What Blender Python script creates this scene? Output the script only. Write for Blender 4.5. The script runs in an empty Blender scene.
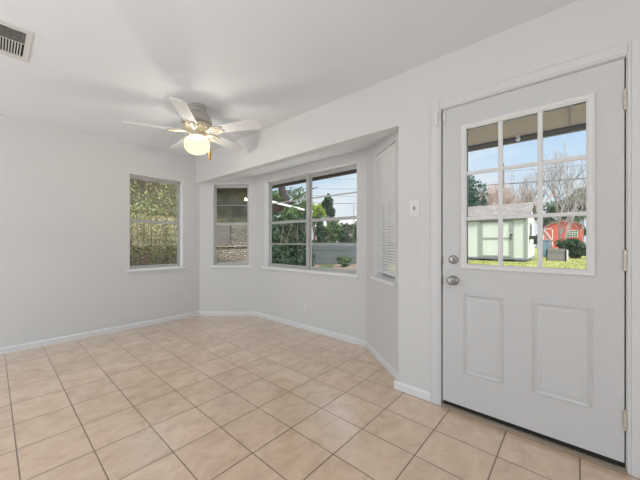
import bpy, math, random
from mathutils import Vector, Matrix, Quaternion
R = math.radians
sc = bpy.context.scene
COL = sc.collection
rng = random.Random(7)

# ------------------------------------------------------------------ camera, sky, sun, fill lights, exposure
cam_d = bpy.data.cameras.new('camera'); cam = bpy.data.objects.new('camera', cam_d); COL.objects.link(cam)
cam.location = (0, 0, 1.15)
cam.rotation_euler = (R(90), 0, -0.7657)
cam_d.sensor_fit = 'HORIZONTAL'; cam_d.sensor_width = 36.0; cam_d.lens = 36.0 * 293 / 640
cam_d.shift_x = (320 - 272.8) / 640; cam_d.shift_y = (241.4 - 240) / 640
cam_d.clip_start = 0.02; cam_d.clip_end = 400
sc.camera = cam
sc.view_settings.view_transform = 'Standard'; sc.view_settings.look = 'None'
sc.view_settings.gamma = 1; sc.view_settings.use_curve_mapping = False
sc.view_settings.exposure = 0.0
SKY = 1.0
SUN = 5.5
FILL_LEFT = 31.0
FILL_REAR = 25.0
FILL_UP = 33.0

world = bpy.data.worlds.new('sky'); sc.world = world; world.use_nodes = True
wn = world.node_tree.nodes; wl = world.node_tree.links
for n in list(wn): wn.remove(n)
tc = wn.new('ShaderNodeTexCoord'); sep = wn.new('ShaderNodeSeparateXYZ'); wl.new(tc.outputs['Generated'], sep.inputs[0])
ramp = wn.new('ShaderNodeValToRGB'); wl.new(sep.outputs['Z'], ramp.inputs[0])
els = ramp.color_ramp.elements
els[0].position = 0.0; els[0].color = (0.80, 0.88, 0.97, 1)
els[1].position = 0.45; els[1].color = (0.33, 0.58, 0.93, 1)
e = els.new(0.12); e.color = (0.78, 0.87, 0.98, 1)
e = els.new(0.21); e.color = (0.62, 0.78, 0.98, 1)
e = els.new(0.32); e.color = (0.42, 0.66, 0.96, 1)
# the overcast veil is brighter towards the zenith
e = els.new(0.75); e.color = (2.9, 2.95, 3.05, 1)
mp = wn.new('ShaderNodeMapping'); mp.inputs['Scale'].default_value = (2.2, 2.2, 7.0); mp.inputs['Location'].default_value = (0.35, 0.9, 0.2)
wl.new(tc.outputs['Generated'], mp.inputs[0])
nz = wn.new('ShaderNodeTexNoise'); nz.inputs['Scale'].default_value = 1.6; nz.inputs['Detail'].default_value = 6; nz.inputs['Roughness'].default_value = 0.6
wl.new(mp.outputs[0], nz.inputs['Vector'])
cr = wn.new('ShaderNodeValToRGB'); wl.new(nz.outputs['Fac'], cr.inputs[0])
cr.color_ramp.elements[0].position = 0.44; cr.color_ramp.elements[0].color = (0.0, 0.0, 0.0, 1)
cr.color_ramp.elements[1].position = 0.72; cr.color_ramp.elements[1].color = (0.9, 0.9, 0.9, 1)
mx = wn.new('ShaderNodeMixRGB'); wl.new(cr.outputs[0], mx.inputs[0]); wl.new(ramp.outputs[0], mx.inputs[1]); mx.inputs[2].default_value = (0.95, 0.97, 1.0, 1)
bg = wn.new('ShaderNodeBackground'); bg.inputs['Strength'].default_value = SKY; wl.new(mx.outputs[0], bg.inputs[0])
wo = wn.new('ShaderNodeOutputWorld'); wl.new(bg.outputs[0], wo.inputs[0])

sun_d = bpy.data.lights.new('sun', 'SUN'); sun = bpy.data.objects.new('sun', sun_d); COL.objects.link(sun)
sun_d.energy = SUN; sun_d.angle = R(12); sun_d.color = (1.0, 0.96, 0.9)
sun.rotation_euler = Vector((0.38, 0.78, -0.85)).to_track_quat('-Z', 'Y').to_euler()

def area(name, loc, direction, sx, sy, power, color):
    d = bpy.data.lights.new(name, 'AREA'); o = bpy.data.objects.new(name, d); COL.objects.link(o)
    d.shape = 'RECTANGLE'; d.size = sx; d.size_y = sy; d.energy = power; d.color = color
    o.location = loc; o.rotation_euler = Vector(direction).to_track_quat('-Z', 'Y').to_euler()
    return o
# added fill lights set in openings of the unseen left and rear walls
area('fill_light_left', (-2.72, 2.9, 1.25), (1, 0, 0), 2.1, 1.9, FILL_LEFT, (0.85, 0.945, 1.0))
area('fill_light_rear', (-1.3, -3.02, 1.25), (0, 1, 0), 2.2, 1.9, FILL_REAR, (0.85, 0.945, 1.0))

# added area light facing up, out of view, to brighten the ceiling
area('fill_light_up', (-1.2, 0.2, 1.30), (0, 0, 1), 2.2, 2.2, FILL_UP, (0.83, 0.935, 1.0))

# ------------------------------------------------------------------ materials
def new_mat(name):
    m = bpy.data.materials.new(name); m.use_nodes = True
    nt = m.node_tree; b = nt.nodes['Principled BSDF']
    return m, nt, b
def mat(name, col, rough=0.5, metal=0.0, var=0.0, vscale=8.0, bump=0.0, bscale=60.0, spec=0.5, stretch=(1, 1, 1), col2=None):
    m, nt, b = new_mat(name)
    b.inputs['Base Color'].default_value = (*col, 1); b.inputs['Roughness'].default_value = rough
    b.inputs['Metallic'].default_value = metal; b.inputs['Specular IOR Level'].default_value = spec
    N = nt.nodes; L = nt.links
    t = N.new('ShaderNodeTexCoord'); mp = N.new('ShaderNodeMapping'); mp.inputs['Scale'].default_value = stretch
    L.new(t.outputs['Object'], mp.inputs[0])
    if var or col2:
        nz = N.new('ShaderNodeTexNoise'); nz.inputs['Scale'].default_value = vscale; nz.inputs['Detail'].default_value = 4
        L.new(mp.outputs[0], nz.inputs['Vector'])
        rp = N.new('ShaderNodeValToRGB'); L.new(nz.outputs['Fac'], rp.inputs[0])
        rp.color_ramp.elements[0].position = 0.35; rp.color_ramp.elements[1].position = 0.65
        c2 = col2 or tuple(min(1, c * (1 + var)) for c in col)
        c1 = col if col2 else tuple(c * (1 - var) for c in col)
        rp.color_ramp.elements[0].color = (*c1, 1); rp.color_ramp.elements[1].color = (*c2, 1)
        L.new(rp.outputs[0], b.inputs['Base Color'])
    if bump:
        nz = N.new('ShaderNodeTexNoise'); nz.inputs['Scale'].default_value = bscale; nz.inputs['Detail'].default_value = 3
        L.new(mp.outputs[0], nz.inputs['Vector'])
        bp = N.new('ShaderNodeBump'); bp.inputs['Strength'].default_value = bump; bp.inputs['Distance'].default_value = 0.004
        L.new(nz.outputs['Fac'], bp.inputs['Height']); L.new(bp.outputs[0], b.inputs['Normal'])
    return m
def math_node(N, L, op, a, bval=None):
    n = N.new('ShaderNodeMath'); n.operation = op
    if isinstance(a, (int, float)): n.inputs[0].default_value = a
    else: L.new(a, n.inputs[0])
    if bval is not None:
        if isinstance(bval, (int, float)): n.inputs[1].default_value = bval
        else: L.new(bval, n.inputs[1])
    return n.outputs[0]

def tile_mat():
    m, nt, b = new_mat('ceramic_tile'); N = nt.nodes; L = nt.links
    T = 0.30786
    g = N.new('ShaderNodeNewGeometry'); mp = N.new('ShaderNodeMapping'); mp.vector_type = 'POINT'
    mp.inputs['Location'].default_value = (-0.7168 / T, -0.2996 / T, 0); mp.inputs['Scale'].default_value = (1 / T, 1 / T, 1 / T)
    L.new(g.outputs['Position'], mp.inputs[0])
    sp = N.new('ShaderNodeSeparateXYZ'); L.new(mp.outputs[0], sp.inputs[0])
    def edge(o):
        fr = math_node(N, L, 'FRACT', o); d = math_node(N, L, 'SUBTRACT', fr, 0.5); d = math_node(N, L, 'ABSOLUTE', d)
        return d
    dd = math_node(N, L, 'MAXIMUM', edge(sp.outputs[0]), edge(sp.outputs[1]))
    gm = N.new('ShaderNodeMapRange'); gm.inputs[1].default_value = 0.4865; gm.inputs[2].default_value = 0.492; L.new(dd, gm.inputs[0])
    cb = N.new('ShaderNodeCombineXYZ'); L.new(math_node(N, L, 'FLOOR', sp.outputs[0]), cb.inputs[0]); L.new(math_node(N, L, 'FLOOR', sp.outputs[1]), cb.inputs[1])
    wn_ = N.new('ShaderNodeTexWhiteNoise'); wn_.noise_dimensions = '2D'; L.new(cb.outputs[0], wn_.inputs['Vector'])
    off = N.new('ShaderNodeVectorMath'); off.operation = 'SCALE'; off.inputs[3].default_value = 30; L.new(wn_.outputs['Color'], off.inputs[0])
    ad = N.new('ShaderNodeVectorMath'); ad.operation = 'ADD'; L.new(g.outputs['Position'], ad.inputs[0]); L.new(off.outputs[0], ad.inputs[1])
    ms = N.new('ShaderNodeMapping'); ms.inputs['Scale'].default_value = (1.0, 1.5, 1); ms.inputs['Rotation'].default_value = (0, 0, R(20)); L.new(ad.outputs[0], ms.inputs[0])
    nz = N.new('ShaderNodeTexNoise'); nz.inputs['Scale'].default_value = 7.5; nz.inputs['Detail'].default_value = 6; nz.inputs['Roughness'].default_value = 0.62; nz.inputs['Distortion'].default_value = 0.6
    L.new(ms.outputs[0], nz.inputs['Vector'])
    rp = N.new('ShaderNodeValToRGB'); L.new(nz.outputs['Fac'], rp.inputs[0])
    rp.color_ramp.elements[0].position = 0.25; rp.color_ramp.elements[0].color = (0.63, 0.435, 0.30, 1)
    rp.color_ramp.elements[1].position = 0.72; rp.color_ramp.elements[1].color = (0.83, 0.635, 0.465, 1)
    e = rp.color_ramp.elements.new(0.5); e.color = (0.76, 0.55, 0.39, 1)
    # each tile a little lighter or darker
    mr = N.new('ShaderNodeMapRange'); mr.inputs[3].default_value = 0.95; mr.inputs[4].default_value = 1.04; L.new(wn_.outputs['Value'], mr.inputs[0])
    vm = N.new('ShaderNodeVectorMath'); vm.operation = 'SCALE'; L.new(rp.outputs[0], vm.inputs[0]); L.new(mr.outputs[0], vm.inputs[3])
    mix = N.new('ShaderNodeMixRGB'); L.new(gm.outputs[0], mix.inputs[0]); L.new(vm.outputs[0], mix.inputs[1]); mix.inputs[2].default_value = (0.22, 0.145, 0.095, 1)
    L.new(mix.outputs[0], b.inputs['Base Color'])
    rr = N.new('ShaderNodeMapRange'); rr.inputs[3].default_value = 0.26; rr.inputs[4].default_value = 0.8; L.new(gm.outputs[0], rr.inputs[0]); L.new(rr.outputs[0], b.inputs['Roughness'])
    hh = math_node(N, L, 'MULTIPLY_ADD', gm.outputs[0], -1.0); 
    hs = math_node(N, L, 'ADD', hh, math_node(N, L, 'MULTIPLY', nz.outputs['Fac'], 0.15))
    bp = N.new('ShaderNodeBump'); bp.inputs['Strength'].default_value = 0.5; bp.inputs['Distance'].default_value = 0.002; L.new(hs, bp.inputs['Height']); L.new(bp.outputs[0], b.inputs['Normal'])
    b.inputs['Specular IOR Level'].default_value = 0.9; b.inputs['Coat Weight'].default_value = 1.0; b.inputs['Coat IOR'].default_value = 1.6; b.inputs['Coat Roughness'].default_value = 0.2
    return m

def wall_mat(name, ang):
    """white paint; below the dado line vertical plank grooves; ang is the wall's direction in plan"""
    m, nt, b = new_mat(name); N = nt.nodes; L = nt.links
    b.inputs['Base Color'].default_value = (0.735, 0.732, 0.728, 1); b.inputs['Roughness'].default_value = 0.55; b.inputs['Specular IOR Level'].default_value = 0.3
    g = N.new('ShaderNodeNewGeometry'); sp = N.new('ShaderNodeSeparateXYZ'); L.new(g.outputs['Position'], sp.inputs[0])
    u = math_node(N, L, 'ADD', math_node(N, L, 'MULTIPLY', sp.outputs[0], math.cos(ang)), math_node(N, L, 'MULTIPLY', sp.outputs[1], math.sin(ang)))
    fr = math_node(N, L, 'FRACT', math_node(N, L, 'MULTIPLY', u, 1 / 0.1016))
    d = math_node(N, L, 'ABSOLUTE', math_node(N, L, 'SUBTRACT', fr, 0.5))
    gr = N.new('ShaderNodeMapRange'); gr.inputs[1].default_value = 0.465; gr.inputs[2].default_value = 0.5; L.new(d, gr.inputs[0])
    low = math_node(N, L, 'LESS_THAN', sp.outputs[2], 1.205)
    gv = math_node(N, L, 'MULTIPLY', gr.outputs[0], low)
    nz = N.new('ShaderNodeTexNoise'); nz.inputs['Scale'].default_value = 45; nz.inputs['Detail'].default_value = 4; L.new(g.outputs['Position'], nz.inputs['Vector'])
    h = math_node(N, L, 'SUBTRACT', math_node(N, L, 'MULTIPLY', nz.outputs['Fac'], 0.25), gv)
    bp = N.new('ShaderNodeBump'); bp.inputs['Strength'].default_value = 0.35; bp.inputs['Distance'].default_value = 0.0016; L.new(h, bp.inputs['Height']); L.new(bp.outputs[0], b.inputs['Normal'])
    return m

def glass_mat():
    m = bpy.data.materials.new('window_glass'); m.use_nodes = True; N = m.node_tree.nodes; L = m.node_tree.links
    for n in list(N): N.remove(n)
    tr = N.new('ShaderNodeBsdfTransparent'); tr.inputs[0].default_value = (0.95, 0.97, 0.965, 1)
    gl = N.new('ShaderNodeBsdfGlossy'); gl.inputs['Roughness'].default_value = 0.0
    # Schlick reflectance, the same for both faces of the pane
    g = N.new('ShaderNodeNewGeometry'); dt = N.new('ShaderNodeVectorMath'); dt.operation = 'DOT_PRODUCT'; L.new(g.outputs['Normal'], dt.inputs[0]); L.new(g.outputs['Incoming'], dt.inputs[1])
    q = math_node(N, L, 'POWER', math_node(N, L, 'SUBTRACT', 1.0, math_node(N, L, 'ABSOLUTE', dt.outputs['Value'])), 5.0)
    fq = math_node(N, L, 'ADD', math_node(N, L, 'MULTIPLY', q, 0.97), 0.027)
    mxs = N.new('ShaderNodeMixShader'); L.new(fq, mxs.inputs[0]); L.new(tr.outputs[0], mxs.inputs[1]); L.new(gl.outputs[0], mxs.inputs[2])
    o = N.new('ShaderNodeOutputMaterial'); L.new(mxs.outputs[0], o.inputs[0])
    return m

def stone_mat(name, c1, c2, mortar, bw=0.26, rh=0.09):
    m, nt, b = new_mat(name); N = nt.nodes; L = nt.links
    g = N.new('ShaderNodeNewGeometry'); sp = N.new('ShaderNodeSeparateXYZ'); L.new(g.outputs['Position'], sp.inputs[0])
    cb = N.new('ShaderNodeCombineXYZ'); L.new(math_node(N, L, 'ADD', sp.outputs[0], sp.outputs[1]), cb.inputs[0]); L.new(sp.outputs[2], cb.inputs[1])
    nz = N.new('ShaderNodeTexNoise'); nz.inputs['Scale'].default_value = 4.0; L.new(cb.outputs[0], nz.inputs['Vector'])
    sc_ = N.new('ShaderNodeVectorMath'); sc_.operation = 'SCALE'; sc_.inputs[3].default_value = 0.12; L.new(nz.outputs['Color'], sc_.inputs[0])
    ad = N.new('ShaderNodeVectorMath'); ad.operation = 'ADD'; L.new(cb.outputs[0], ad.inputs[0]); L.new(sc_.outputs[0], ad.inputs[1])
    bt = N.new('ShaderNodeTexBrick'); L.new(ad.outputs[0], bt.inputs['Vector'])
    bt.inputs['Color1'].default_value = (*c1, 1); bt.inputs['Color2'].default_value = (*c2, 1); bt.inputs['Mortar'].default_value = (*mortar, 1)
    bt.inputs['Scale'].default_value = 1.0; bt.inputs['Brick Width'].default_value = bw; bt.inputs['Row Height'].default_value = rh; bt.inputs['Mortar Size'].default_value = 0.012
    n2 = N.new('ShaderNodeTexNoise'); n2.inputs['Scale'].default_value = 14; L.new(cb.outputs[0], n2.inputs['Vector'])
    mm = N.new('ShaderNodeMixRGB'); mm.blend_type = 'OVERLAY'; mm.inputs[0].default_value = 0.7; L.new(bt.outputs['Color'], mm.inputs[1]); L.new(n2.outputs['Fac'], mm.inputs[2])
    L.new(mm.outputs[0], b.inputs['Base Color']); b.inputs['Roughness'].default_value = 0.9
    bp = N.new('ShaderNodeBump'); bp.inputs['Strength'].default_value = 0.8; bp.inputs['Distance'].default_value = 0.03
    L.new(math_node(N, L, 'SUBTRACT', n2.outputs['Fac'], bt.outputs['Fac']), bp.inputs['Height']); L.new(bp.outputs[0], b.inputs['Normal'])
    return m

def groove_mat(name, col, period, axis, rough=0.6, depth=0.006, width=0.06, var=0.05):
    """painted boards; axis is the direction (a, b, c) across the boards"""
    m, nt, b = new_mat(name); N = nt.nodes; L = nt.links
    g = N.new('ShaderNodeNewGeometry'); dt = N.new('ShaderNodeVectorMath'); dt.operation = 'DOT_PRODUCT'; dt.inputs[1].default_value = axis
    L.new(g.outputs['Position'], dt.inputs[0])
    q = math_node(N, L, 'MULTIPLY', dt.outputs['Value'], 1 / period)
    d = math_node(N, L, 'ABSOLUTE', math_node(N, L, 'SUBTRACT', math_node(N, L, 'FRACT', q), 0.5))
    gr = N.new('ShaderNodeMapRange'); gr.inputs[1].default_value = 0.5 - width; gr.inputs[2].default_value = 0.5; L.new(d, gr.inputs[0])
    w = N.new('ShaderNodeTexWhiteNoise'); w.noise_dimensions = '1D'; L.new(math_node(N, L, 'FLOOR', q), w.inputs['W'])
    mr = N.new('ShaderNodeMapRange'); mr.inputs[3].default_value = 1 - var; mr.inputs[4].default_value = 1 + var; L.new(w.outputs['Value'], mr.inputs[0])
    vm = N.new('ShaderNodeVectorMath'); vm.operation = 'SCALE'; vm.inputs[0].default_value = col; L.new(mr.outputs[0], vm.inputs[3]); L.new(vm.outputs[0], b.inputs['Base Color'])
    b.inputs['Roughness'].default_value = rough
    bp = N.new('ShaderNodeBump'); bp.inputs['Strength'].default_value = 0.8; bp.inputs['Distance'].default_value = depth; bp.invert = True
    L.new(gr.outputs[0], bp.inputs['Height']); L.new(bp.outputs[0], b.inputs['Normal'])
    return m

def leaf_mat(name, c1, c2, scale=3.0, trans=0.35):
    m = bpy.data.materials.new(name); m.use_nodes = True; N = m.node_tree.nodes; L = m.node_tree.links
    for n in list(N): N.remove(n)
    g = N.new('ShaderNodeNewGeometry'); nz = N.new('ShaderNodeTexNoise'); nz.inputs['Scale'].default_value = scale; nz.inputs['Detail'].default_value = 5; L.new(g.outputs['Position'], nz.inputs['Vector'])
    rp = N.new('ShaderNodeValToRGB'); rp.color_ramp.elements[0].position = 0.36; rp.color_ramp.elements[1].position = 0.64
    rp.color_ramp.elements[0].color = (*c1, 1); rp.color_ramp.elements[1].color = (*c2, 1); L.new(nz.outputs['Fac'], rp.inputs[0])
    df = N.new('ShaderNodeBsdfDiffuse'); L.new(rp.outputs[0], df.inputs[0]); tl = N.new('ShaderNodeBsdfTranslucent'); L.new(rp.outputs[0], tl.inputs[0])
    ms = N.new('ShaderNodeMixShader'); ms.inputs[0].default_value = trans; L.new(df.outputs[0], ms.inputs[1]); L.new(tl.outputs[0], ms.inputs[2])
    o = N.new('ShaderNodeOutputMaterial'); L.new(ms.outputs[0], o.inputs[0])
    return m

def emit_mat(name, col, strength):
    m, nt, b = new_mat(name)
    b.inputs['Base Color'].default_value = (0.9, 0.88, 0.8, 1); b.inputs['Roughness'].default_value = 0.3
    b.inputs['Emission Color'].default_value = (*col, 1); b.inputs['Emission Strength'].default_value = strength
    return m

M = {}
M['ceiling'] = mat('ceiling_paint', (0.85, 0.88, 0.92), 0.8, bump=0.25, bscale=90)
M['tile'] = tile_mat()
M['glass'] = glass_mat()
M['trim'] = mat('white_trim_paint', (0.735, 0.735, 0.74), 0.4, bump=0.04, bscale=30)
M['dado'] = mat('dado_paint', (0.70, 0.70, 0.70), 0.5)
M['base'] = mat('white_baseboard_paint', (0.82, 0.82, 0.83), 0.4)
M['sill'] = mat('white_sill_paint', (0.90, 0.90, 0.90), 0.35)
M['alu'] = mat('window_aluminium', (0.53, 0.525, 0.51), 0.4, 0.2, var=0.04)
M['muntin'] = mat('dull_muntin_metal', (0.40, 0.385, 0.36), 0.45, 0.2)
M['door'] = mat('white_door_paint', (0.66, 0.66, 0.665), 0.38, bump=0.05, bscale=40)
M['lite'] = mat('white_glazing_frame', (0.80, 0.80, 0.80), 0.35)
M['nickel'] = mat('satin_nickel', (0.36, 0.345, 0.33), 0.28, 1.0)
M['brass'] = mat('pale_painted_brass', (0.66, 0.62, 0.52), 0.4, 0.4, var=0.1, vscale=60)
M['black'] = mat('black_rubber', (0.012, 0.012, 0.012), 0.7)
M['dark'] = mat('dark_void', (0.03, 0.03, 0.03), 0.8)
M['thresh'] = mat('threshold_metal', (0.30, 0.24, 0.18), 0.5, 0.2, var=0.08, stretch=(1, 0.1, 1))
M['plastic'] = mat('white_plastic', (0.80, 0.80, 0.79), 0.35)
M['grey_plastic'] = mat('grey_plastic', (0.32, 0.31, 0.29), 0.4)
M['blind'] = mat('white_blind_slats', (0.90, 0.90, 0.90), 0.45)
M['blade'] = mat('white_fan_blade', (0.86, 0.86, 0.87), 0.45, var=0.02, vscale=20)
M['cream'] = mat('cream_enamel', (0.70, 0.63, 0.49), 0.35)
M['housing'] = mat('off_white_enamel', (0.47, 0.44, 0.405), 0.4)
M['fob'] = mat('amber_wood', (0.60, 0.30, 0.05), 0.35, var=0.15, vscale=80, stretch=(6, 6, 1))
def globe_mat():
    m = bpy.data.materials.new('lit_opal_glass'); m.use_nodes = True; N = m.node_tree.nodes; L = m.node_tree.links
    for n in list(N): N.remove(n)
    tr = N.new('ShaderNodeBsdfTransparent'); em = N.new('ShaderNodeEmission'); em.inputs[0].default_value = (1.0, 0.88, 0.58, 1); em.inputs[1].default_value = 1.5
    ms = N.new('ShaderNodeMixShader'); ms.inputs[0].default_value = 0.55; L.new(tr.outputs[0], ms.inputs[1]); L.new(em.outputs[0], ms.inputs[2])
    o = N.new('ShaderNodeOutputMaterial'); L.new(ms.outputs[0], o.inputs[0]); return m
M['globe'] = globe_mat()
M['vent'] = mat('vent_paint', (0.72, 0.715, 0.70), 0.5)
M['louvre'] = mat('dark_louvre', (0.16, 0.155, 0.15), 0.6, var=0.3, vscale=40)  # darker than the vent frame, mottled at random
M['soffit'] = mat('beige_soffit_paint', (0.285, 0.215, 0.145), 0.7, bump=0.1, bscale=20)
M['fascia'] = mat('brown_fascia', (0.12, 0.095, 0.08), 0.6, var=0.15)

# ------------------------------------------------------------------ mesh builder
WL = {}          # world location of every parent object, used to place children
class MB:
    def __init__(self): self.v = []; self.f = []
    def add(self, vs, fs):
        n = len(self.v); self.v += [tuple(v) for v in vs]; self.f += [tuple(i + n for i in f) for f in fs]; return self
    def box(self, a, b):
        x0, y0, z0 = (min(a[i], b[i]) for i in range(3)); x1, y1, z1 = (max(a[i], b[i]) for i in range(3))
        return self.add([(x0,y0,z0),(x1,y0,z0),(x1,y1,z0),(x0,y1,z0),(x0,y0,z1),(x1,y0,z1),(x1,y1,z1),(x0,y1,z1)],
                        [(0,3,2,1),(4,5,6,7),(0,1,5,4),(1,2,6,5),(2,3,7,6),(3,0,4,7)])
    def fbox(self, F, u0, u1, n0, n1, z0, z1, e0=0, e1=0):
        """box in a wall frame F: u along, n outward, z up; e0, e1 stretch the outer face"""
        P = lambda u, n, z: F(u, n, z)
        return self.add([P(u0,n0,z0),P(u1,n0,z0),P(u1+e1,n1,z0),P(u0-e0,n1,z0),P(u0,n0,z1),P(u1,n0,z1),P(u1+e1,n1,z1),P(u0-e0,n1,z1)],
                        [(0,1,2,3),(4,7,6,5),(0,4,5,1),(1,5,6,2),(2,6,7,3),(3,7,4,0)])
    def prism(self, poly, z0, z1):
        n = len(poly)
        return self.add([(x, y, z0) for x, y in poly] + [(x, y, z1) for x, y in poly],
                        [tuple(range(n - 1, -1, -1)), tuple(range(n, 2 * n))] + [(i, (i + 1) % n, n + (i + 1) % n, n + i) for i in range(n)])
    def tube(self, pts, rad, sides=8, cap=True):
        pts = [Vector(p) for p in pts]; n = len(pts)
        if not isinstance(rad, (list, tuple)): rad = [rad] * n
        vs = []; up = None
        for i in range(n):
            t = (pts[min(i + 1, n - 1)] - pts[max(i - 1, 0)]).normalized()
            if up is None: up = t.orthogonal().normalized()
            a = (up - t * up.dot(t))
            a = a.normalized() if a.length > 1e-6 else t.orthogonal().normalized()
            b = t.cross(a); up = a
            for k in range(sides):
                w = 2 * math.pi * k / sides; vs.append(pts[i] + (a * math.cos(w) + b * math.sin(w)) * rad[i])
        fs = [(i * sides + k, i * sides + (k + 1) % sides, (i + 1) * sides + (k + 1) % sides, (i + 1) * sides + k) for i in range(n - 1) for k in range(sides)]
        if cap: fs += [tuple(range(sides - 1, -1, -1)), tuple(range((n - 1) * sides, n * sides))]
        return self.add(vs, fs)
    def lathe(self, prof, c=(0, 0, 0), axis=(0, 0, 1), sides=32):
        q = Vector((0, 0, 1)).rotation_difference(Vector(axis)); c = Vector(c); n = len(prof); vs = []
        for r, z in prof:
            for k in range(sides):
                w = 2 * math.pi * k / sides; vs.append(c + q @ Vector((r * math.cos(w), r * math.sin(w), z)))
        fs = [(i * sides + k, i * sides + (k + 1) % sides, (i + 1) * sides + (k + 1) % sides, (i + 1) * sides + k) for i in range(n - 1) for k in range(sides)]
        fs += [tuple(range(sides - 1, -1, -1)), tuple(range((n - 1) * sides, n * sides))]
        return self.add(vs, fs)
    def build(self, name, m, parent=None, smooth=False, bevel=0.0, seg=2, sharp=40, origin=None):
        if parent is not None: o0 = WL[parent.name]
        if parent is None:
            if origin is None:
                xs, ys, zs = zip(*self.v); origin = ((min(xs) + max(xs)) / 2, (min(ys) + max(ys)) / 2, min(zs))
            org = Vector(origin)
        else: org = o0
        me = bpy.data.meshes.new(name); me.from_pydata([Vector(v) - org for v in self.v], [], self.f); me.update()
        o = bpy.data.objects.new(name, me); COL.objects.link(o); me.materials.append(m)
        if parent is not None: o.parent = parent
        else: o.location = org
        WL[o.name] = org.copy()
        if smooth:
            for p in me.polygons: p.use_smooth = True
            if sharp: me.set_sharp_from_angle(angle=R(sharp))
        if bevel:
            md = o.modifiers.new('bevel', 'BEVEL'); md.width = bevel; md.segments = seg; md.limit_method = 'ANGLE'; md.angle_limit = R(35)
        return o
def tag(o, label=None, cat=None, group=None, kind=None):
    if label: o['label'] = label
    if cat: o['category'] = cat
    if group: o['group'] = group
    if kind: o['kind'] = kind
    return o
def empty(name, loc, label=None, cat=None, group=None, kind=None):
    o = bpy.data.objects.new(name, None); COL.objects.link(o); o.location = loc; o.empty_display_size = 0.1
    WL[o.name] = Vector(loc); return tag(o, label, cat, group, kind)
def struct(o, label=None, cat=None): return tag(o, label, cat, None, 'structure')

def frame(P, Q):
    """wall frame: u along P->Q (to the right seen from inside the room), n outward"""
    P = Vector((P[0], P[1], 0)); D = Vector((Q[0], Q[1], 0)) - P; ln = D.length; D.normalize(); Nn = Vector((-D.y, D.x, 0))
    F = lambda u, n, z: P + D * u + Nn * n + Vector((0, 0, z))
    F.len = ln; F.ang = math.atan2(D.y, D.x); return F

# ------------------------------------------------------------------ room shell
W = 2.283; B = 4.091; CH = 2.448
XL = -2.6; YR = -2.9
BL = (2.345, B); BC0 = (2.962, 3.453); BC1 = (2.962, 1.60); BR = (2.36, 0.953)
fBack = frame((XL, B), (2.345, B)); fBL = frame(BL, BC0); fBC = frame(BC0, BC1); fBR = frame(BC1, BR)
fDoor = frame((W, 0.965), (W, YR)); fRear = frame((W, YR), (XL, YR)); fLeft = frame((XL, YR), (XL, B))
TH = 0.14
def wall(name, F, z1, openings, label, th=TH, e0=0.0, e1=0.0, m=None, u0=0.0, u1=None):
    mb = MB(); u1 = F.len if u1 is None else u1
    cuts = sorted(openings); u = u0
    for (a, b, za, zb) in cuts:
        mb.fbox(F, u, a, 0, th, 0, z1, e0 if u == u0 else 0, 0)
        if za > 0: mb.fbox(F, a, b, 0, th, 0, za)
        if zb < z1: mb.fbox(F, a, b, 0, th, zb, z1)
        u = b
    mb.fbox(F, u, u1, 0, th, 0, z1, e0 if u == u0 else 0, e1)
    return struct(mb.build(name, m or wall_mat(name + '_paint', F.ang)), label, 'wall')
SILL = 0.775; HEAD = 2.05
oBack = (1.312 - XL, 2.069 - XL, SILL, HEAD)
oBL = (0.205, 0.775, SILL, HEAD); oBC = (0.190, 1.736, SILL, HEAD); oBR = (0.225, 0.722, 0.800, 2.02)
DO = (0.965 - 0.662, 0.965 + 0.172, 0.0, 2.078)      # rough opening of the door
t225 = math.tan(R(22.5)) * TH
wall('wall_back', fBack, CH, [oBack], 'white wall with a double hung window left of the bay', e0=TH, e1=0.06)
wall('wall_bay_left', fBL, 2.30, [oBL], 'narrow angled white wall on the left of the bay', e1=t225)
wall('wall_bay_centre', fBC, 2.30, [oBC], 'long white wall under the twin window of the bay', e0=t225, e1=t225)
wall('wall_bay_right', fBR, 2.30, [oBR], 'narrow angled white wall with the blind on the right of the bay', e0=t225, u1=fBR.len - 0.012)
wall('wall_door', fDoor, CH, [DO], 'white wall holding the glazed back door', e1=TH)
wall('wall_rear', fRear, CH, [(2.4, 4.75, 0.3, 2.2)], 'white wall behind the camera', e1=TH)
wall('wall_left', fLeft, CH, [(4.75, 6.85, 0.3, 2.2)], 'white wall on the unseen left side')
# header over the bay opening and the bay's own sloping ceiling
struct(MB().box((W, 0.965, 2.05), (W + 0.10, B, CH)).build('wall_bay_header', wall_mat('header_paint', R(90))), 'white dropped header over the bay opening', 'wall')
mb = MB()
pl = [(W + 0.06, B + 0.03, 2.05), (BC0[0] + 0.1, BC0[1] + 0.06, 2.18), (BC1[0] + 0.1, BC1[1] - 0.06, 2.18), (W + 0.06, 0.965 - 0.03, 2.05)]
mb.add(pl + [(x, y, z + 0.12) for x, y, z in pl], [(0, 1, 2, 3), (7, 6, 5, 4), (0, 4, 5, 1), (1, 5, 6, 2), (2, 6, 7, 3), (3, 7, 4, 0)])
struct(mb.build('ceiling_bay', M['ceiling']), 'low white ceiling inside the bay', 'ceiling')
struct(MB().box((XL - TH, YR - TH, CH), (W + TH, B + TH, CH + 0.15)).build('ceiling', M['ceiling']), 'white textured ceiling', 'ceiling')
struct(MB().prism([(XL - TH, YR - TH), (W + 0.1, YR - TH), (W + 0.1, 0.94), (3.02, 1.57), (3.02, 3.50), (W + 0.1, B + 0.1), (XL - TH, B + 0.1)], -0.08, 0.0).build('floor', M['tile']),
       'beige square ceramic floor tiles with brown grout', 'floor')

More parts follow.
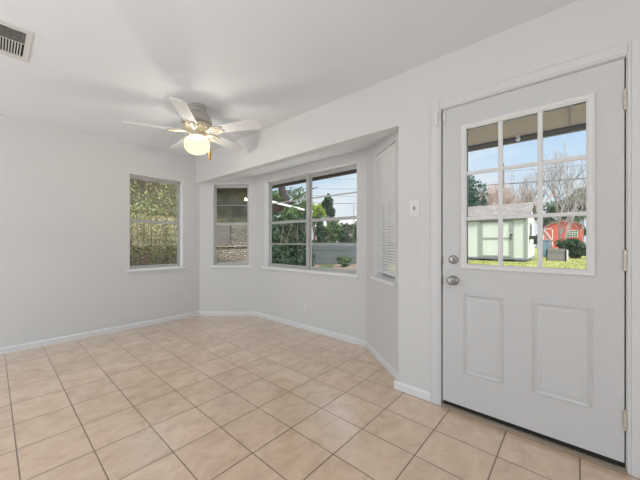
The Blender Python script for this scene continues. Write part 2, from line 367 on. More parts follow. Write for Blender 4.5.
# baseboards
def base(name, F, u0, u1, label, e0=0.0, e1=0.0):
    mb = MB(); h = 0.062; t = 0.014
    prof = [(0, 0), (-t, 0), (-t, h - 0.014), (-t * 0.45, h), (0, h)]
    vs = [F(u0 + e0 * (-n / t), n, z) for n, z in prof] + [F(u1 - e1 * (-n / t), n, z) for n, z in prof]; k = len(prof)
    mb.add(vs, [tuple(range(k)), tuple(range(2 * k - 1, k - 1, -1))] + [(i, i + k, (i + 1) % k + k, (i + 1) % k) for i in range(k)])
    return struct(mb.build(name, M['base']), label, 'baseboard')
tb = 0.014 * math.tan(R(22.5))
base('baseboard_back', fBack, 0, fBack.len, 'white baseboard along the window wall', e1=tb)
base('baseboard_bay_left', fBL, 0, fBL.len, 'white baseboard under the left bay window', tb, tb)
base('baseboard_bay_centre', fBC, 0, fBC.len, 'white baseboard under the twin bay window', tb, tb)
base('baseboard_bay_right', fBR, 0, fBR.len, 'white baseboard under the blind of the bay', tb, -tb)
base('baseboard_door', fDoor, -0.03, 0.965 - 0.728, 'short white baseboard beside the door casing')
# thin dado cap on top of the planked lower wall
def dado(n, F, spans, label):
    mb = MB()
    for a, b in spans: mb.fbox(F, a, b, 0.0, -0.004, 1.206, 1.214)
    return struct(mb.build(n, M['dado']), label, 'trim')
dado('trim_1', fBack, [(0, oBack[0]), (oBack[1], fBack.len - 0.004)], 'thin dado strip on the window wall')
dado('trim_2', fBL, [(0.004, oBL[0]), (oBL[1], fBL.len - 0.004)], 'thin dado strip beside the left bay window')
dado('trim_3', fBC, [(0.004, oBC[0]), (oBC[1], fBC.len - 0.004)], 'thin dado strip beside the twin window')
dado('trim_4', fBR, [(0.004, oBR[0]), (oBR[1], fBR.len)], 'thin dado strip beside the blind')
dado('trim_5', fDoor, [(0.0, 0.965 - 0.728)], 'thin dado strip between the bay and the door')

# ------------------------------------------------------------------ windows
def window(name, F, op, label, panels=1, stool=0.032, lites=(0.25, 0.5, 0.75)):
    u0, u1, z0, z1 = op; c = F((u0 + u1) / 2, 0, z0)
    root = empty(name, c, label, 'window', None, 'structure')
    # stool with horns and an apron
    MB().fbox(F, u0 - 0.03, u1 + 0.03, -stool, 0.0, z0 - 0.028, z0).build('window_stool', M['sill'], root, bevel=0.004)
    MB().fbox(F, u0 + 0.0005, u1 - 0.0005, 0.0, 0.125, z0 - 0.003, z0 + 0.002).build('inner_sill', M['sill'], root)
    MB().fbox(F, u0 - 0.015, u1 + 0.015, -0.012, 0.0, z0 - 0.062, z0 - 0.029).build('apron', M['trim'], root, bevel=0.003)
    n0, n1 = 0.092, 0.132; fw = 0.020; mh = 0.008 if panels == 2 else 0.005
    jl = MB(); jl.fbox(F, u0, u0 + .004, 0.001, n0, z0 + .002, z1); jl.fbox(F, u1 - .004, u1, 0.001, n0, z0 + .002, z1); jl.fbox(F, u0 + .004, u1 - .004, 0.001, n0, z1 - .004, z1)
    jl.build('jamb_liner', M['sill'], root)
    fr = MB(); fr.fbox(F, u0 + .001, u0 + fw, n0, n1, z0 + .003, z1 - .001); fr.fbox(F, u1 - fw, u1 - .001, n0, n1, z0 + .003, z1 - .001)
    fr.fbox(F, u0 + .001, u1 - .001, n0, n1, z1 - fw - 0.012, z1 - .001); fr.fbox(F, u0 + .001, u1 - .001, n0, n1, z0 + .003, z0 + fw)
    fr.build('window_frame', M['alu'], root)
    pw = (u1 - u0 - 2 * fw - (panels - 1) * 0.045) / panels
    for i in range(panels):
        a = u0 + fw + i * (pw + 0.045); b = a + pw
        if i: MB().fbox(F, a - 0.045, a, n0 - 0.02, n1, z0 + .003, z1 - .001).build('mullion', M['alu'], root)
        zb, zt = z0 + fw, z1 - fw - 0.012; zm = z0 + 0.515 * (z1 - z0)
        for nm, za, zc, n in (('lower_sash', zb, zm, n0 + 0.008), ('upper_sash', zm, zt, n0 + 0.020)):
            s = MB(); w = 0.017
            s.fbox(F, a, a + w, n, n + 0.014, za, zc); s.fbox(F, b - w, b, n, n + 0.014, za, zc)
            s.fbox(F, a + w, b - w, n, n + 0.014, za, za + (w if nm == 'upper_sash' else 0.022)); s.fbox(F, a + w, b - w, n, n + 0.014, zc - (0.022 if nm == 'lower_sash' else w), zc)
            so = s.build(nm, M['alu'], root)
            zz = (za + zc) / 2
            MB().fbox(F, a + w, b - w, n + 0.001, n + 0.013, zz - mh, zz + mh).build('muntin', M['alu'] if panels == 2 else M['muntin'], so)
            MB().fbox(F, a + w * .8, b - w * .8, n + 0.006, n + 0.009, za + w * .8, zc - w * .8).build('pane', M['glass'], so)
    return root
window('window_1', fBack, oBack, 'single white window left of the bay looking on stone and shrubs')
window('window_2', fBL, oBL, 'narrow left window of the bay reflecting the ceiling fan')
window('window_3', fBC, oBC, 'wide twin window in the middle of the bay', panels=2)
window('window_4', fBR, oBR, 'right window of the bay behind a closed white blind')

# ------------------------------------------------------------------ mini blind in the right bay window
bl = empty('window_blind', fBR((oBR[0] + oBR[1]) / 2, 0.05, 0.81), 'white horizontal mini blind lowered and closed in the right bay window', 'blind')
u0, u1 = oBR[0] + 0.012, oBR[1] - 0.012
MB().fbox(fBR, u0, u1, 0.028, 0.062, 1.975, 2.012).build('headrail', M['blind'], bl, bevel=0.002)
s = MB(); z = 0.868; ht = R(57)
while z < 1.965:
    cn, dz = 0.0125 * math.cos(ht), 0.0125 * math.sin(ht)
    n = 0.045
    pts = [(-1, 0), (0, 0.0018), (1, 0)]
    vs = []
    for k, c_ in pts:
        for u in (u0 + 0.003, u1 - 0.003): vs.append(fBR(u, n + k * cn - c_ * 0.9, z - k * dz + c_ * 0.3))
    vs += [Vector(v) + Vector((0, 0, -0.0006)) for v in vs]
    s.add(vs, [(0, 1, 3, 2), (2, 3, 5, 4), (8, 9, 7, 6), (10, 11, 9, 8), (0, 6, 7, 1), (4, 5, 11, 10), (0, 2, 8, 6), (2, 4, 10, 8), (1, 7, 9, 3), (3, 9, 11, 5)])
    z += 0.0255
s.build('slats', M['blind'], bl)
MB().fbox(fBR, u0 + .002, u1 - .002, 0.034, 0.056, 0.842, 0.856).build('bottom_rail', M['blind'], bl, bevel=0.002)
for q in (0.30, 0.60):
    u = u0 + q * (u1 - u0); MB().tube([fBR(u, 0.031, 0.85), fBR(u, 0.031, 1.97)], 0.0012, 5).build('ladder_cord', M['blind'], bl)
    z = 0.868
    while z < 1.50:
        MB().fbox(fBR, u - 0.010, u + 0.010, 0.0335, 0.0345, z + 0.0095, z + 0.0150).build('dark_dash', M['dark'], bl); z += 0.0255  # dark dashes stand in for the dark gaps seen between the slats
MB().tube([fBR(u0 + 0.05, 0.024, 1.25), fBR(u0 + 0.05, 0.025, 1.975)], 0.003, 6).build('tilt_wand', M['blind'], bl)

# ------------------------------------------------------------------ door
dz0, dz1 = 0.042, 2.066; dy0, dy1 = -0.162, 0.655       # slab
dr = empty('door_1', (W, (dy0 + dy1) / 2, 0), 'white back door with nine small panes above two raised panels', 'door', None, 'structure')
fD = frame((W, dy1), (W, dy0))            # u from the latch side towards the hinges
gl0, gl1, gz0, gz1 = 0.655 - 0.515, 0.655 + 0.033, 0.998, 1.902
DTH = 0.044
s = MB()
s.fbox(fD, 0, gl0, 0.0, DTH, dz0, dz1); s.fbox(fD, gl1, fD.len, 0.0, DTH, dz0, dz1)
s.fbox(fD, gl0, gl1, 0.0, DTH, dz0, gz0); s.fbox(fD, gl0, gl1, 0.0, DTH, gz1, dz1)
slab = s.build('door_slab', M['door'], dr)
# raised glazing frame around the panes
def ring(F, a, b, za, zb, prof, mb):
    """mitred moulding ring; prof = (inset, n) pairs from the outer edge to the inner edge"""
    k = len(prof); vs = []
    for (uu, zz, su, sz) in ((a, za, 1, 1), (b, za, -1, 1), (b, zb, -1, -1), (a, zb, 1, -1)):
        for i, n in prof: vs.append(F(uu + su * i, n, zz + sz * i))
    fs = []
    for c_ in range(4):
        d_ = (c_ + 1) % 4
        for i in range(k - 1): fs.append((c_ * k + i, d_ * k + i, d_ * k + i + 1, c_ * k + i + 1))
    return mb.add(vs, fs)
mb = MB(); ring(fD, gl0 - 0.033, gl1 + 0.033, gz0 - 0.033, gz1 + 0.033, [(0, 0.0005), (0.0015, -0.009), (0.008, -0.014), (0.016, -0.010), (0.026, -0.012), (0.034, -0.006), (0.034, 0.02)], mb)
lite = mb.build('glazing_frame', M['lite'], dr, smooth=True, sharp=30)
gu = [gl0 + 0.0, gl0 + (gl1 - gl0) / 3, gl0 + 2 * (gl1 - gl0) / 3, gl1]; gz = [gz0, gz0 + (gz1 - gz0) / 3, gz0 + 2 * (gz1 - gz0) / 3, gz1]
for i in (1, 2):
    MB().fbox(fD, gu[i] - 0.011, gu[i] + 0.011, -0.007, 0.016, gz0, gz1).build('muntin', M['lite'], lite, bevel=0.004)
    MB().fbox(fD, gl0, gl1, -0.006, 0.015, gz[i] - 0.011, gz[i] + 0.011).build('muntin', M['lite'], lite, bevel=0.004)
MB().fbox(fD, gl0 - 0.004, gl1 + 0.004, 0.018, 0.022, gz0 - 0.004, gz1 + 0.004).build('door_glass', M['glass'], dr)
mb = MB(); ring(fD, gl0, gl1, gz0, gz1, [(-0.033, DTH + 0.001), (-0.03, DTH + 0.012), (0.0, DTH + 0.008), (0.0, 0.02)], mb); mb.build('outer_glazing_frame', M['door'], dr)
# two raised panels
for a, b in ((0.655 - 0.530, 0.655 - 0.318), (0.655 - 0.184, 0.655 + 0.054)):
    mb = MB(); za, zb = 0.266, 0.802
    ring(fD, a, b, za, zb, [(0, 0.0005), (0.003, -0.006), (0.009, -0.0085), (0.016, -0.003), (0.020, 0.0), (0.026, -0.0005), (0.040, -0.0065), (0.042, -0.007)], mb)
    i = 0.042; mb.add([fD(a + i, -0.007, za + i), fD(b - i, -0.007, za + i), fD(b - i, -0.007, zb - i), fD(a + i, -0.007, zb - i)], [(0, 1, 2, 3)])
    mb.build('raised_panel', M['door'], dr, smooth=True, sharp=25)
# deadbolt, knob, hinges
ku = 0.655 - 0.589
db = MB().lathe([(0.030, 0), (0.030, 0.004), (0.026, 0.010), (0.018, 0.0125), (0.0, 0.013)], fD(ku, 0, 1.025), (-1, 0, 0)).build('deadbolt', M['nickel'], dr, smooth=True)
MB().fbox(fD, ku - 0.005, ku + 0.005, -0.028, -0.012, 1.009, 1.041).build('thumb_turn', M['nickel'], db, bevel=0.003)
kb = MB().lathe([(0.032, 0), (0.032, 0.004), (0.026, 0.011), (0.013, 0.016), (0.012, 0.030), (0.020, 0.036), (0.027, 0.046), (0.028, 0.055), (0.024, 0.063), (0.013, 0.067), (0.0, 0.068)], fD(ku, 0, 0.884), (-1, 0, 0)).build('door_knob', M['nickel'], dr, smooth=True)
MB().lathe([(0.006, 0), (0.006, 0.003), (0, 0.003)], fD(ku, -0.067, 0.884), (-1, 0, 0), 16).build('lock_button', M['nickel'], kb)
for nm, z in (('strike_plate', 1.025), ('strike_plate', 0.884)):
    MB().fbox(fD, -0.0035, 0.002, -0.0015, 0.02, z - 0.03, z + 0.02).build(nm, M['fascia'], dr)
for zc in (1.855, 1.052, 0.257):
    h_ = MB(); uu = fD.len + 0.0028
    for k in range(5): h_.tube([fD(uu, -0.007, zc - 0.05 + k * 0.02 + 0.0008), fD(uu, -0.007, zc - 0.05 + (k + 1) * 0.02 - 0.0008)], 0.0068, 12)
    h_.lathe([(0.0, 0), (0.005, 0.0), (0.0055, 0.004), (0.0, 0.006)], fD(uu, -0.007, zc + 0.05), (0, 0, 1), 12)
    hg = h_.build('hinge', M['brass'], dr, smooth=True)
    MB().fbox(fD, fD.len - 0.002, fD.len + 0.0, -0.003, 0.03, zc - 0.05, zc + 0.05).build('hinge_leaf', M['brass'], hg)
MB().fbox(fD, 0.001, fD.len - .001, 0.004, DTH - 0.004, 0.019, dz0).build('door_sweep', M['black'], dr)
# alarm contact: one half on the door, the other on the casing
MB().fbox(fD, 0.006, 0.018, -0.011, 0.0, 1.978, 2.042).build('alarm_contact', M['plastic'], dr, bevel=0.002)
tag(MB().fbox(fD, -0.046, -0.026, -0.030, -0.0155, 1.965, 2.052).build('alarm_sensor', M['plastic'], bevel=0.002), 'small white alarm sensor on the door casing above the lock side', 'sensor')
# frame: jambs, stops, casing, threshold
mb = MB(); j0, j1 = -0.005, fD.len + 0.0055
mb.fbox(fD, j0 + 0.0, j0 - 0.010, 0.0, TH, 0, 2.078); mb.fbox(fD, j1, j1 + 0.0115, 0.0, TH, 0, 2.078); mb.fbox(fD, j0, j1, 0.0, TH, 2.0695, 2.0775)
mb.fbox(fD, j0, 0.012, DTH + 0.006, DTH + 0.02, 0.02, 2.069); mb.fbox(fD, fD.len - 0.012, j1, DTH + 0.006, DTH + 0.02, 0.02, 2.069); mb.fbox(fD, j0, j1, DTH + 0.006, DTH + 0.02, 2.05, 2.069)
struct(mb.build('door_2_jamb', M['trim']), 'white jambs and stops around the back door', 'door frame').name = 'trim_6'
mb = MB(); cw = 0.062
def casing(a, b, za, zb, vert):
    if vert:
        mb.fbox(fD, a, b, -0.011, 0, za, zb)
        mb.fbox(fD, a + 0.006, b - 0.012, -0.0155, -0.011, za, zb)
    else:
        mb.fbox(fD, a, b, -0.011, 0, za, zb); mb.fbox(fD, a, b, -0.0155, -0.011, za + 0.012, zb - 0.006)
casing(j0 - 0.010 - cw, j0 - 0.004, 0, 2.138, True)
mb.fbox(fD, j1 + 0.004, j1 + 0.012 + cw, -0.011, 0, 0, 2.138); mb.fbox(fD, j1 + 0.016, j1 + 0.006 + cw, -0.0155, -0.011, 0, 2.138)
casing(j0 - 0.004, j1 + 0.004, 2.074, 2.138, False)
struct(mb.build('trim_7', M['trim'], bevel=0.002), 'white casing around the back door', 'door casing')
mb = MB(); mb.add([fD(u, n, z) for u in (j0, j1) for n, z in ((-0.018, 0.0), (-0.016, 0.006), (-0.004, 0.014), (0.10, 0.018), (TH, 0.012), (TH, 0.0))],
   [tuple(range(5, -1, -1)), tuple(range(6, 12))] + [(i, (i + 1) % 6, (i + 1) % 6 + 6, i + 6) for i in range(6)])
struct(mb.build('trim_8', M['thresh']), 'tan metal threshold under the back door', 'threshold')

# ------------------------------------------------------------------ switch, outlet, ceiling vent
sw = empty('light_switch', fDoor(0.965 - 0.843, 0, 1.338), 'single white toggle switch plate on the wall between bay and door', 'switch')
MB().fbox(fDoor, 0.965 - 0.882, 0.965 - 0.806, -0.006, 0, 1.338, 1.458).build('plate', M['plastic'], sw, bevel=0.003)
MB().fbox(fDoor, 0.965 - 0.850, 0.965 - 0.838, -0.018, -0.005, 1.385, 1.411).build('toggle', M['grey_plastic'], sw, bevel=0.002)
for z in (1.364, 1.432): MB().lathe([(0.003, 0), (0.0025, 0.001), (0, 0.001)], fDoor(0.965 - 0.844, -0.006, z), (-1, 0, 0), 10).build('screw', M['vent'], sw)
ou = empty('wall_outlet', fBC(0.998, 0, 0.26), 'white duplex outlet on the wall below the twin window', 'outlet')
MB().fbox(fBC, 0.963, 1.033, -0.006, 0, 0.262, 0.376).build('plate', M['plastic'], ou, bevel=0.003)
for z in (0.295, 0.343):
    so = MB().fbox(fBC, 0.982, 1.014, -0.008, -0.005, z - 0.014, z + 0.014).build('socket', M['plastic'], ou, bevel=0.002)
    MB().fbox(fBC, 0.990, 0.993, -0.0085, -0.0075, z - 0.004, z + 0.007).fbox(fBC, 1.003, 1.006, -0.0085, -0.0075, z - 0.004, z + 0.007).build('slot', M['dark'], so)

vx0, vx1, vy0, vy1 = -0.16, 0.188, 2.345, 2.752
vt = empty('ceiling_vent', ((vx0 + vx1) / 2, (vy0 + vy1) / 2, CH), 'white ceiling air vent with dark louvres above the left corner', 'vent')
mb = MB(); fwid = 0.030
mb.box((vx0, vy0, CH - 0.008), (vx1, vy0 + fwid, CH)); mb.box((vx0, vy1 - fwid - 0.03, CH - 0.008), (vx1, vy1, CH)); mb.box((vx0, vy0 + fwid, CH - 0.008), (vx0 + fwid, vy1 - fwid - .03, CH)); mb.box((vx1 - fwid, vy0 + fwid, CH - 0.008), (vx1, vy1 - fwid - .03, CH))
mb.build('frame', M['vent'], vt)
MB().box((vx0 + fwid, vy0 + fwid, CH - 0.001), (vx1 - fwid, vy1 - fwid - .03, CH)).build('backing', M['dark'], vt)
mb = MB(); y = vy0 + fwid + 0.012                                  # long blades on the near half
yb = vy0 + 0.16
while y < yb - 0.005:
    mb.add([(vx0 + fwid, y, CH - 0.001), (vx1 - fwid, y, CH - 0.001), (vx1 - fwid, y + 0.010, CH - 0.011), (vx0 + fwid, y + 0.010, CH - 0.011),
            (vx0 + fwid, y + 0.0015, CH - 0.001), (vx1 - fwid, y + 0.0015, CH - 0.001), (vx1 - fwid, y + 0.0115, CH - 0.011), (vx0 + fwid, y + 0.0115, CH - 0.011)],
           [(0, 3, 2, 1), (4, 5, 6, 7), (0, 1, 5, 4), (3, 7, 6, 2), (0, 4, 7, 3), (1, 2, 6, 5)]); y += 0.026
mb.build('long_louvre', M['louvre'], vt)
MB().box((vx0 + fwid, yb, CH - 0.011), (vx1 - fwid, yb + 0.006, CH - 0.001)).build('divider', M['vent'], vt)
mb = MB(); x = vx0 + fwid + 0.008
while x < vx1 - fwid - 0.008:
    mb.box((x, yb + 0.006, CH - 0.012), (x + 0.006, vy1 - fwid - 0.03, CH - 0.001)); x += 0.0145
mb.build('short_louvre', M['vent'], vt)

# ------------------------------------------------------------------ ceiling fan
fx, fy, fz = 1.433, 2.546, 2.205
fan = empty('ceiling_fan', (fx, fy, CH), 'white five blade ceiling fan with a lit globe and cream brackets', 'ceiling fan')
MB().lathe([(0.082, CH), (0.088, CH - 0.004), (0.088, CH - 0.018), (0.078, CH - 0.024), (0.084, CH - 0.034), (0.084, CH - 0.060), (0.098, CH - 0.068), (0.128, CH - 0.100), (0.140, CH - 0.128), (0.142, CH - 0.160), (0.120, CH - 0.175), (0.0, CH - 0.176)], (fx, fy, 0), sides=48).build('motor_housing', M['housing'], fan, smooth=True, sharp=35)
MB().lathe([(0.0, 2.272), (0.112, 2.272), (0.128, 2.264), (0.132, 2.248), (0.118, 2.228), (0.085, 2.207), (0.0, 2.200)], (fx, fy, 0), sides=48).build('flywheel', M['cream'], fan, smooth=True)
mb = MB()                                                              # pierced ornaments around the hub
for k in range(20):
    a = 2 * math.pi * k / 20; p = Vector((fx, fy, 0)) + Vector((math.cos(a), math.sin(a), 0)) * 0.130
    t = Vector((-math.sin(a), math.cos(a), 0)); pts = []
    for j in range(9):
        w = 2 * math.pi * j / 8; pts.append(p + t * (0.018 * math.cos(w)) + Vector((0, 0, 2.238 + 0.016 * math.sin(w))))
    mb.tube(pts, 0.0035, 5, False)
mb.build('hub_ornament', M['cream'], fan, smooth=True)
for k in range(20):
    a = 2 * math.pi * (k + .5) / 20; MB().lathe([(0.0, 0), (0.0065, 0), (0.0065, 0.004), (0.0, 0.004)], (fx + 0.1275 * math.cos(a), fy + 0.1275 * math.sin(a), 2.240), (math.cos(a), math.sin(a), -0.3), 8).build('hub_hole', M['dark'], fan)
ph = 2.712; PITCH = R(13)
for k in range(5):
    a = ph + k * 2 * math.pi / 5; d = Vector((math.cos(a), math.sin(a), 0)); t = Vector((-math.sin(a), math.cos(a), 0))
    tt = t * math.cos(PITCH) + Vector((0, 0, -math.sin(PITCH)))            # leading edge dips
    nn = d.cross(tt).normalized(); C0 = Vector((fx, fy, fz + 0.004))
    outl = [(0.215, -0.050), (0.230, -0.056), (0.40, -0.061), (0.605, -0.067), (0.622, -0.063), (0.648, -0.036), (0.652, -0.026), (0.652, 0.026), (0.648, 0.036), (0.622, 0.063), (0.605, 0.067), (0.40, 0.061), (0.230, 0.056), (0.215, 0.050)]
    n_ = len(outl); mb = MB()
    mb.add([C0 + d * r + tt * w + nn * 0.004 for r, w in outl] + [C0 + d * r + tt * w - nn * 0.004 for r, w in outl],
           [tuple(range(n_)), tuple(range(2 * n_ - 1, n_ - 1, -1))] + [(i, i + n_, (i + 1) % n_ + n_, (i + 1) % n_) for i in range(n_)])
    b_ = mb.build('blade', M['blade'], fan, bevel=0.002)
    # ornate bracket: stem, two scrolls and a forked plate under the blade
    mb = MB(); dn = -nn * 0.009
    P = lambda r, w, q=0.0: C0 + d * r + tt * w + dn + Vector((0, 0, q))
    mb.tube([P(0.10, 0, 0.006), P(0.15, 0, 0.006), P(0.19, 0, 0.0), P(0.235, 0, 0.002)], [0.016, 0.012, 0.010, 0.012], 8)
    for sg in (-1, 1):
        mb.tube([P(0.13, 0, .004), P(0.155, sg * 0.030, .002), P(0.185, sg * 0.048), P(0.22, sg * 0.046), P(0.255, sg * 0.034), P(0.265, sg * 0.018), P(0.25, sg * 0.008)], [0.009, 0.009, 0.008, 0.008, 0.008, 0.006, 0.004], 6)
        mb.tube([P(0.165, 0), P(0.178, sg * 0.016), P(0.20, sg * 0.022), P(0.215, sg * 0.012), P(0.205, 0)], 0.005, 6)
    for (r, w) in ((0.235, 0), (0.255, 0.03), (0.255, -0.03)): mb.lathe([(0.010, 0), (0.009, 0.004), (0, 0.005)], P(r, w), tuple(-nn), 10)
    mb.build('blade_bracket', M['cream'], b_, smooth=True)
MB().lathe([(0.060, 2.206), (0.062, 2.198), (0.048, 2.190), (0.048, 2.178), (0.070, 2.172), (0.074, 2.160), (0.070, 2.156), (0.0, 2.155)][::-1], (fx, fy, 0), sides=32).build('light_fitter', M['cream'], fan, smooth=True)
GZ = 2.083
MB().lathe([(0.0, -0.088), (0.055, -0.086), (0.085, -0.074), (0.108, -0.050), (0.120, -0.030), (0.120, 0.0), (0.119, 0.030), (0.112, 0.052), (0.088, 0.068), (0.066, 0.074), (0.062, 0.086), (0.0, 0.087)], (fx, fy, GZ), sides=40).build('globe', M['globe'], fan, smooth=True, sharp=60)
bulb_d = bpy.data.lights.new('bulb', 'POINT'); bulb = bpy.data.objects.new('bulb', bulb_d); COL.objects.link(bulb)
bulb_d.energy = 13; bulb_d.color = (1.0, 0.95, 0.86); bulb_d.shadow_soft_size = 0.035; bulb.parent = fan; bulb.location = (0, 0, GZ - CH)
cxp = (fx + 0.125 * 0.72, fy - 0.125 * 0.69)
# pull chain hangs from the switch collar, on the side of the bay
pc = MB(); 
for k in range(32): pc.lathe([(0.0, -0.0016), (0.0018, 0), (0.0, 0.0016)], (cxp[0], cxp[1], 2.190 - k * 0.0042), sides=6)
pco = pc.build('pull_chain', M['brass'], fan)
MB().tube([(fx + 0.06 * .72, fy - 0.06 * .69, 2.194), (cxp[0] - .01 * .72, cxp[1] + .01 * .69, 2.194), (cxp[0], cxp[1], 2.188)], 0.003, 6).build('chain_arm', M['brass'], fan)
MB().lathe([(0.0, -0.125), (0.010, -0.120), (0.013, -0.100), (0.0135, -0.05), (0.011, -0.020), (0.005, -0.005), (0.0, 0.0)], (cxp[0], cxp[1], 2.060), sides=14).build('pull_fob', M['fob'], pco, smooth=True)
# ------------------------------------------------------------------ outside: ground, eave, porch
def smooth(a, b, x):
    t = max(0.0, min(1.0, (x - a) / (b - a))); return t * t * (3 - 2 * t)
def gz_at(x, y): return -0.12 + 0.30 * smooth(4, 15, x) * (1 - smooth(5.5, 9, y))
M['lawn'] = mat('lawn_grass', (0.23, 0.25, 0.07), 0.95, col2=(0.38, 0.36, 0.13), vscale=1.6, bump=0.6, bscale=25)
M['mulch'] = mat('leaf_litter', (0.11, 0.08, 0.055), 0.95, col2=(0.28, 0.205, 0.155), vscale=5, bump=0.8, bscale=20)
M['bounce_patio'] = mat('pale_bounce_concrete', (0.80, 0.78, 0.74), 0.85, var=0.05)
M['concrete'] = mat('concrete', (0.45, 0.43, 0.40), 0.85, var=0.12)
def ground_patch(name, m, xs, ys, dz, label):
    mb = MB(); nx, ny = len(xs), len(ys)
    mb.add([(x, y, gz_at(x, y) + dz) for y in ys for x in xs], [(j * nx + i, j * nx + i + 1, (j + 1) * nx + i + 1, (j + 1) * nx + i) for j in range(ny - 1) for i in range(nx - 1)])
    return struct(mb.build(name, m, smooth=True, sharp=0, origin=(0, 0, -0.12)), label, 'ground')
ar = lambda a, b, n: [a + (b - a) * i / (n - 1) for i in range(n)]
ground_patch('ground', M['mulch'], ar(-12, 90, 60), ar(-45, 70, 60), -0.03, 'brown leaf litter and soil around the house')
ground_patch('lawn', M['lawn'], ar(9.2, 60, 60), ar(-25, 5.6, 30), 0.0, 'yellow green lawn seen through the door')
struct(MB().prism([(W + TH, -4), (4.3, -4), (4.3, 1.2), (W + TH, 1.0)], -0.20, -0.04).build('porch_slab', M['concrete']), 'concrete porch slab outside the door', 'porch')
struct(MB().prism([(W + TH + .1, 1.0), (4.3, 1.2), (4.55, -6), (9.2, -6), (9.2, 3.2), (7.6, 4.9), (3.2, 4.9)], -0.14, -0.045).build('bounce_patio', M['bounce_patio']), 'unseen pale slab added to bounce sunlight into the bay', 'bounce_patio')  # pale slab out of view, added to throw sunlight up into the bay
# eave: sloping soffit over the bay and the porch, with a dark fascia board
EX = 4.20
mb = MB(); y0, y1 = -7.0, 4.9
mb.add([(W + .05, y0, 2.35), (EX, y0, 2.300), (EX, y1, 2.300), (W + .05, y1, 2.35), (W + .05, y0, 2.9), (EX, y0, 2.42), (EX, y1, 2.42), (W + .05, y1, 2.9)],
       [(0, 3, 2, 1), (4, 5, 6, 7), (0, 1, 5, 4), (1, 2, 6, 5), (2, 3, 7, 6), (3, 0, 4, 7)])
eave = struct(mb.build('porch_roof', M['soffit']), 'beige porch soffit under the eave', 'roof')
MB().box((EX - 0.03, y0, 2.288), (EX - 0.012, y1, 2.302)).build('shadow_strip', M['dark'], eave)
MB().box((EX - 0.012, y0, 2.246), (EX + 0.03, y1, 2.43)).build('fascia_board', M['fascia'], eave)
for yy in (0.052, 1.27, 2.49, 3.71, -1.17): MB().box((W + .12, yy - 0.004, 2.296), (EX - 0.03, yy + 0.004, 2.36)).build('seam', M['fascia'], eave)
fl = empty('eave_floodlight', (EX - 0.06, 0.45, 2.30), 'small white floodlight under the porch eave seen through the door', 'light')
MB().lathe([(0.02, 0), (0.02, -0.01), (0.010, -0.014), (0.008, -0.03), (0.0, -0.03)][::-1], (EX - 0.06, 0.45, 2.302), sides=14).build('base', M['plastic'], fl, smooth=True)
MB().lathe([(0.0, -0.022), (0.018, -0.016), (0.022, 0.003), (0.015, 0.018), (0.0, 0.022)], (EX - 0.06, 0.45, 2.262), (0.6, 0.1, -0.7), sides=14).build('lamp_head', M['plastic'], fl, smooth=True)

# ------------------------------------------------------------------ vegetation builders
def leaf_quad(mb, p, s, r):
    d = Vector((r.gauss(0, 1), r.gauss(0, 1), r.gauss(0, .7))).normalized(); q = d.orthogonal().normalized(); q = Quaternion(d, r.uniform(0, 6.28)) @ q
    q2 = d.cross(q); a = s; b_ = s * 0.45
    mb.add([p - q * a, p - q2 * b_, p + q * a, p + q2 * b_], [(0, 1, 2, 3)])
def crown(mb, c, rad, n, s, r, lumps=14):
    """leaves gathered in lumps over an ellipsoid"""
    c = Vector(c); L_ = []
    for _ in range(lumps):
        v = Vector((r.gauss(0, 1), r.gauss(0, 1), r.gauss(0, 1))).normalized() * (r.random() ** 0.4) * 0.78
        L_.append((v, r.uniform(0.22, 0.45)))
    for _ in range(n):
        v, q = r.choice(L_); w = Vector((r.gauss(0, 1), r.gauss(0, 1), r.gauss(0, 1))).normalized() * q * r.random() ** 0.33
        p = v + w; leaf_quad(mb, c + Vector((p.x * rad[0], p.y * rad[1], p.z * rad[2])), s * r.uniform(0.6, 1.3), r)
def branch(mb, p, d, ln, rad, depth, r, spread=0.55, up=0.25, kids=(2, 3), shrink=0.72, sides=4, tp=0.62):
    pts = [p]; q = p; n = 3
    for i in range(n):
        d = (d + Vector((r.uniform(-.15, .15), r.uniform(-.15, .15), r.uniform(-.05, .12)))).normalized(); q = q + d * (ln / n); pts.append(q)
    mb.tube(pts, [rad, rad * .9, rad * .8, rad * .68], sides if rad > 0.012 else 3, False)
    if depth == 0: return
    for _ in range(r.randint(*kids)):
        w = Vector((r.uniform(-1, 1), r.uniform(-1, 1), r.uniform(-.3, .6))) * spread
        branch(mb, pts[r.choice((2, 3, 3))], (d + w + Vector((0, 0, up))).normalized(), ln * shrink * r.uniform(.8, 1.15), rad * tp, depth - 1, r, spread, up, kids, shrink, sides, tp)
def bare_tree(name, x, y, h, m, label, cat='tree', group=None, stems=1, depth=5, seed=1, rad=0.07, lean=0.25, kids=(2, 3)):
    r = random.Random(seed); g0 = gz_at(x, y); mb = MB()
    for i in range(stems):
        w = 2 * math.pi * i / stems + r.random(); b_ = Vector((x + .12 * math.cos(w) * (stems > 1), y + .12 * math.sin(w) * (stems > 1), g0 - .05))
        d = Vector((lean * math.cos(w) * (stems > 1), lean * math.sin(w) * (stems > 1), 1)).normalized()
        branch(mb, b_, d, h * 0.27, rad, depth, r, kids=kids)
    return tag(mb.build(name, m, origin=(x, y, g0)), label, cat, group)
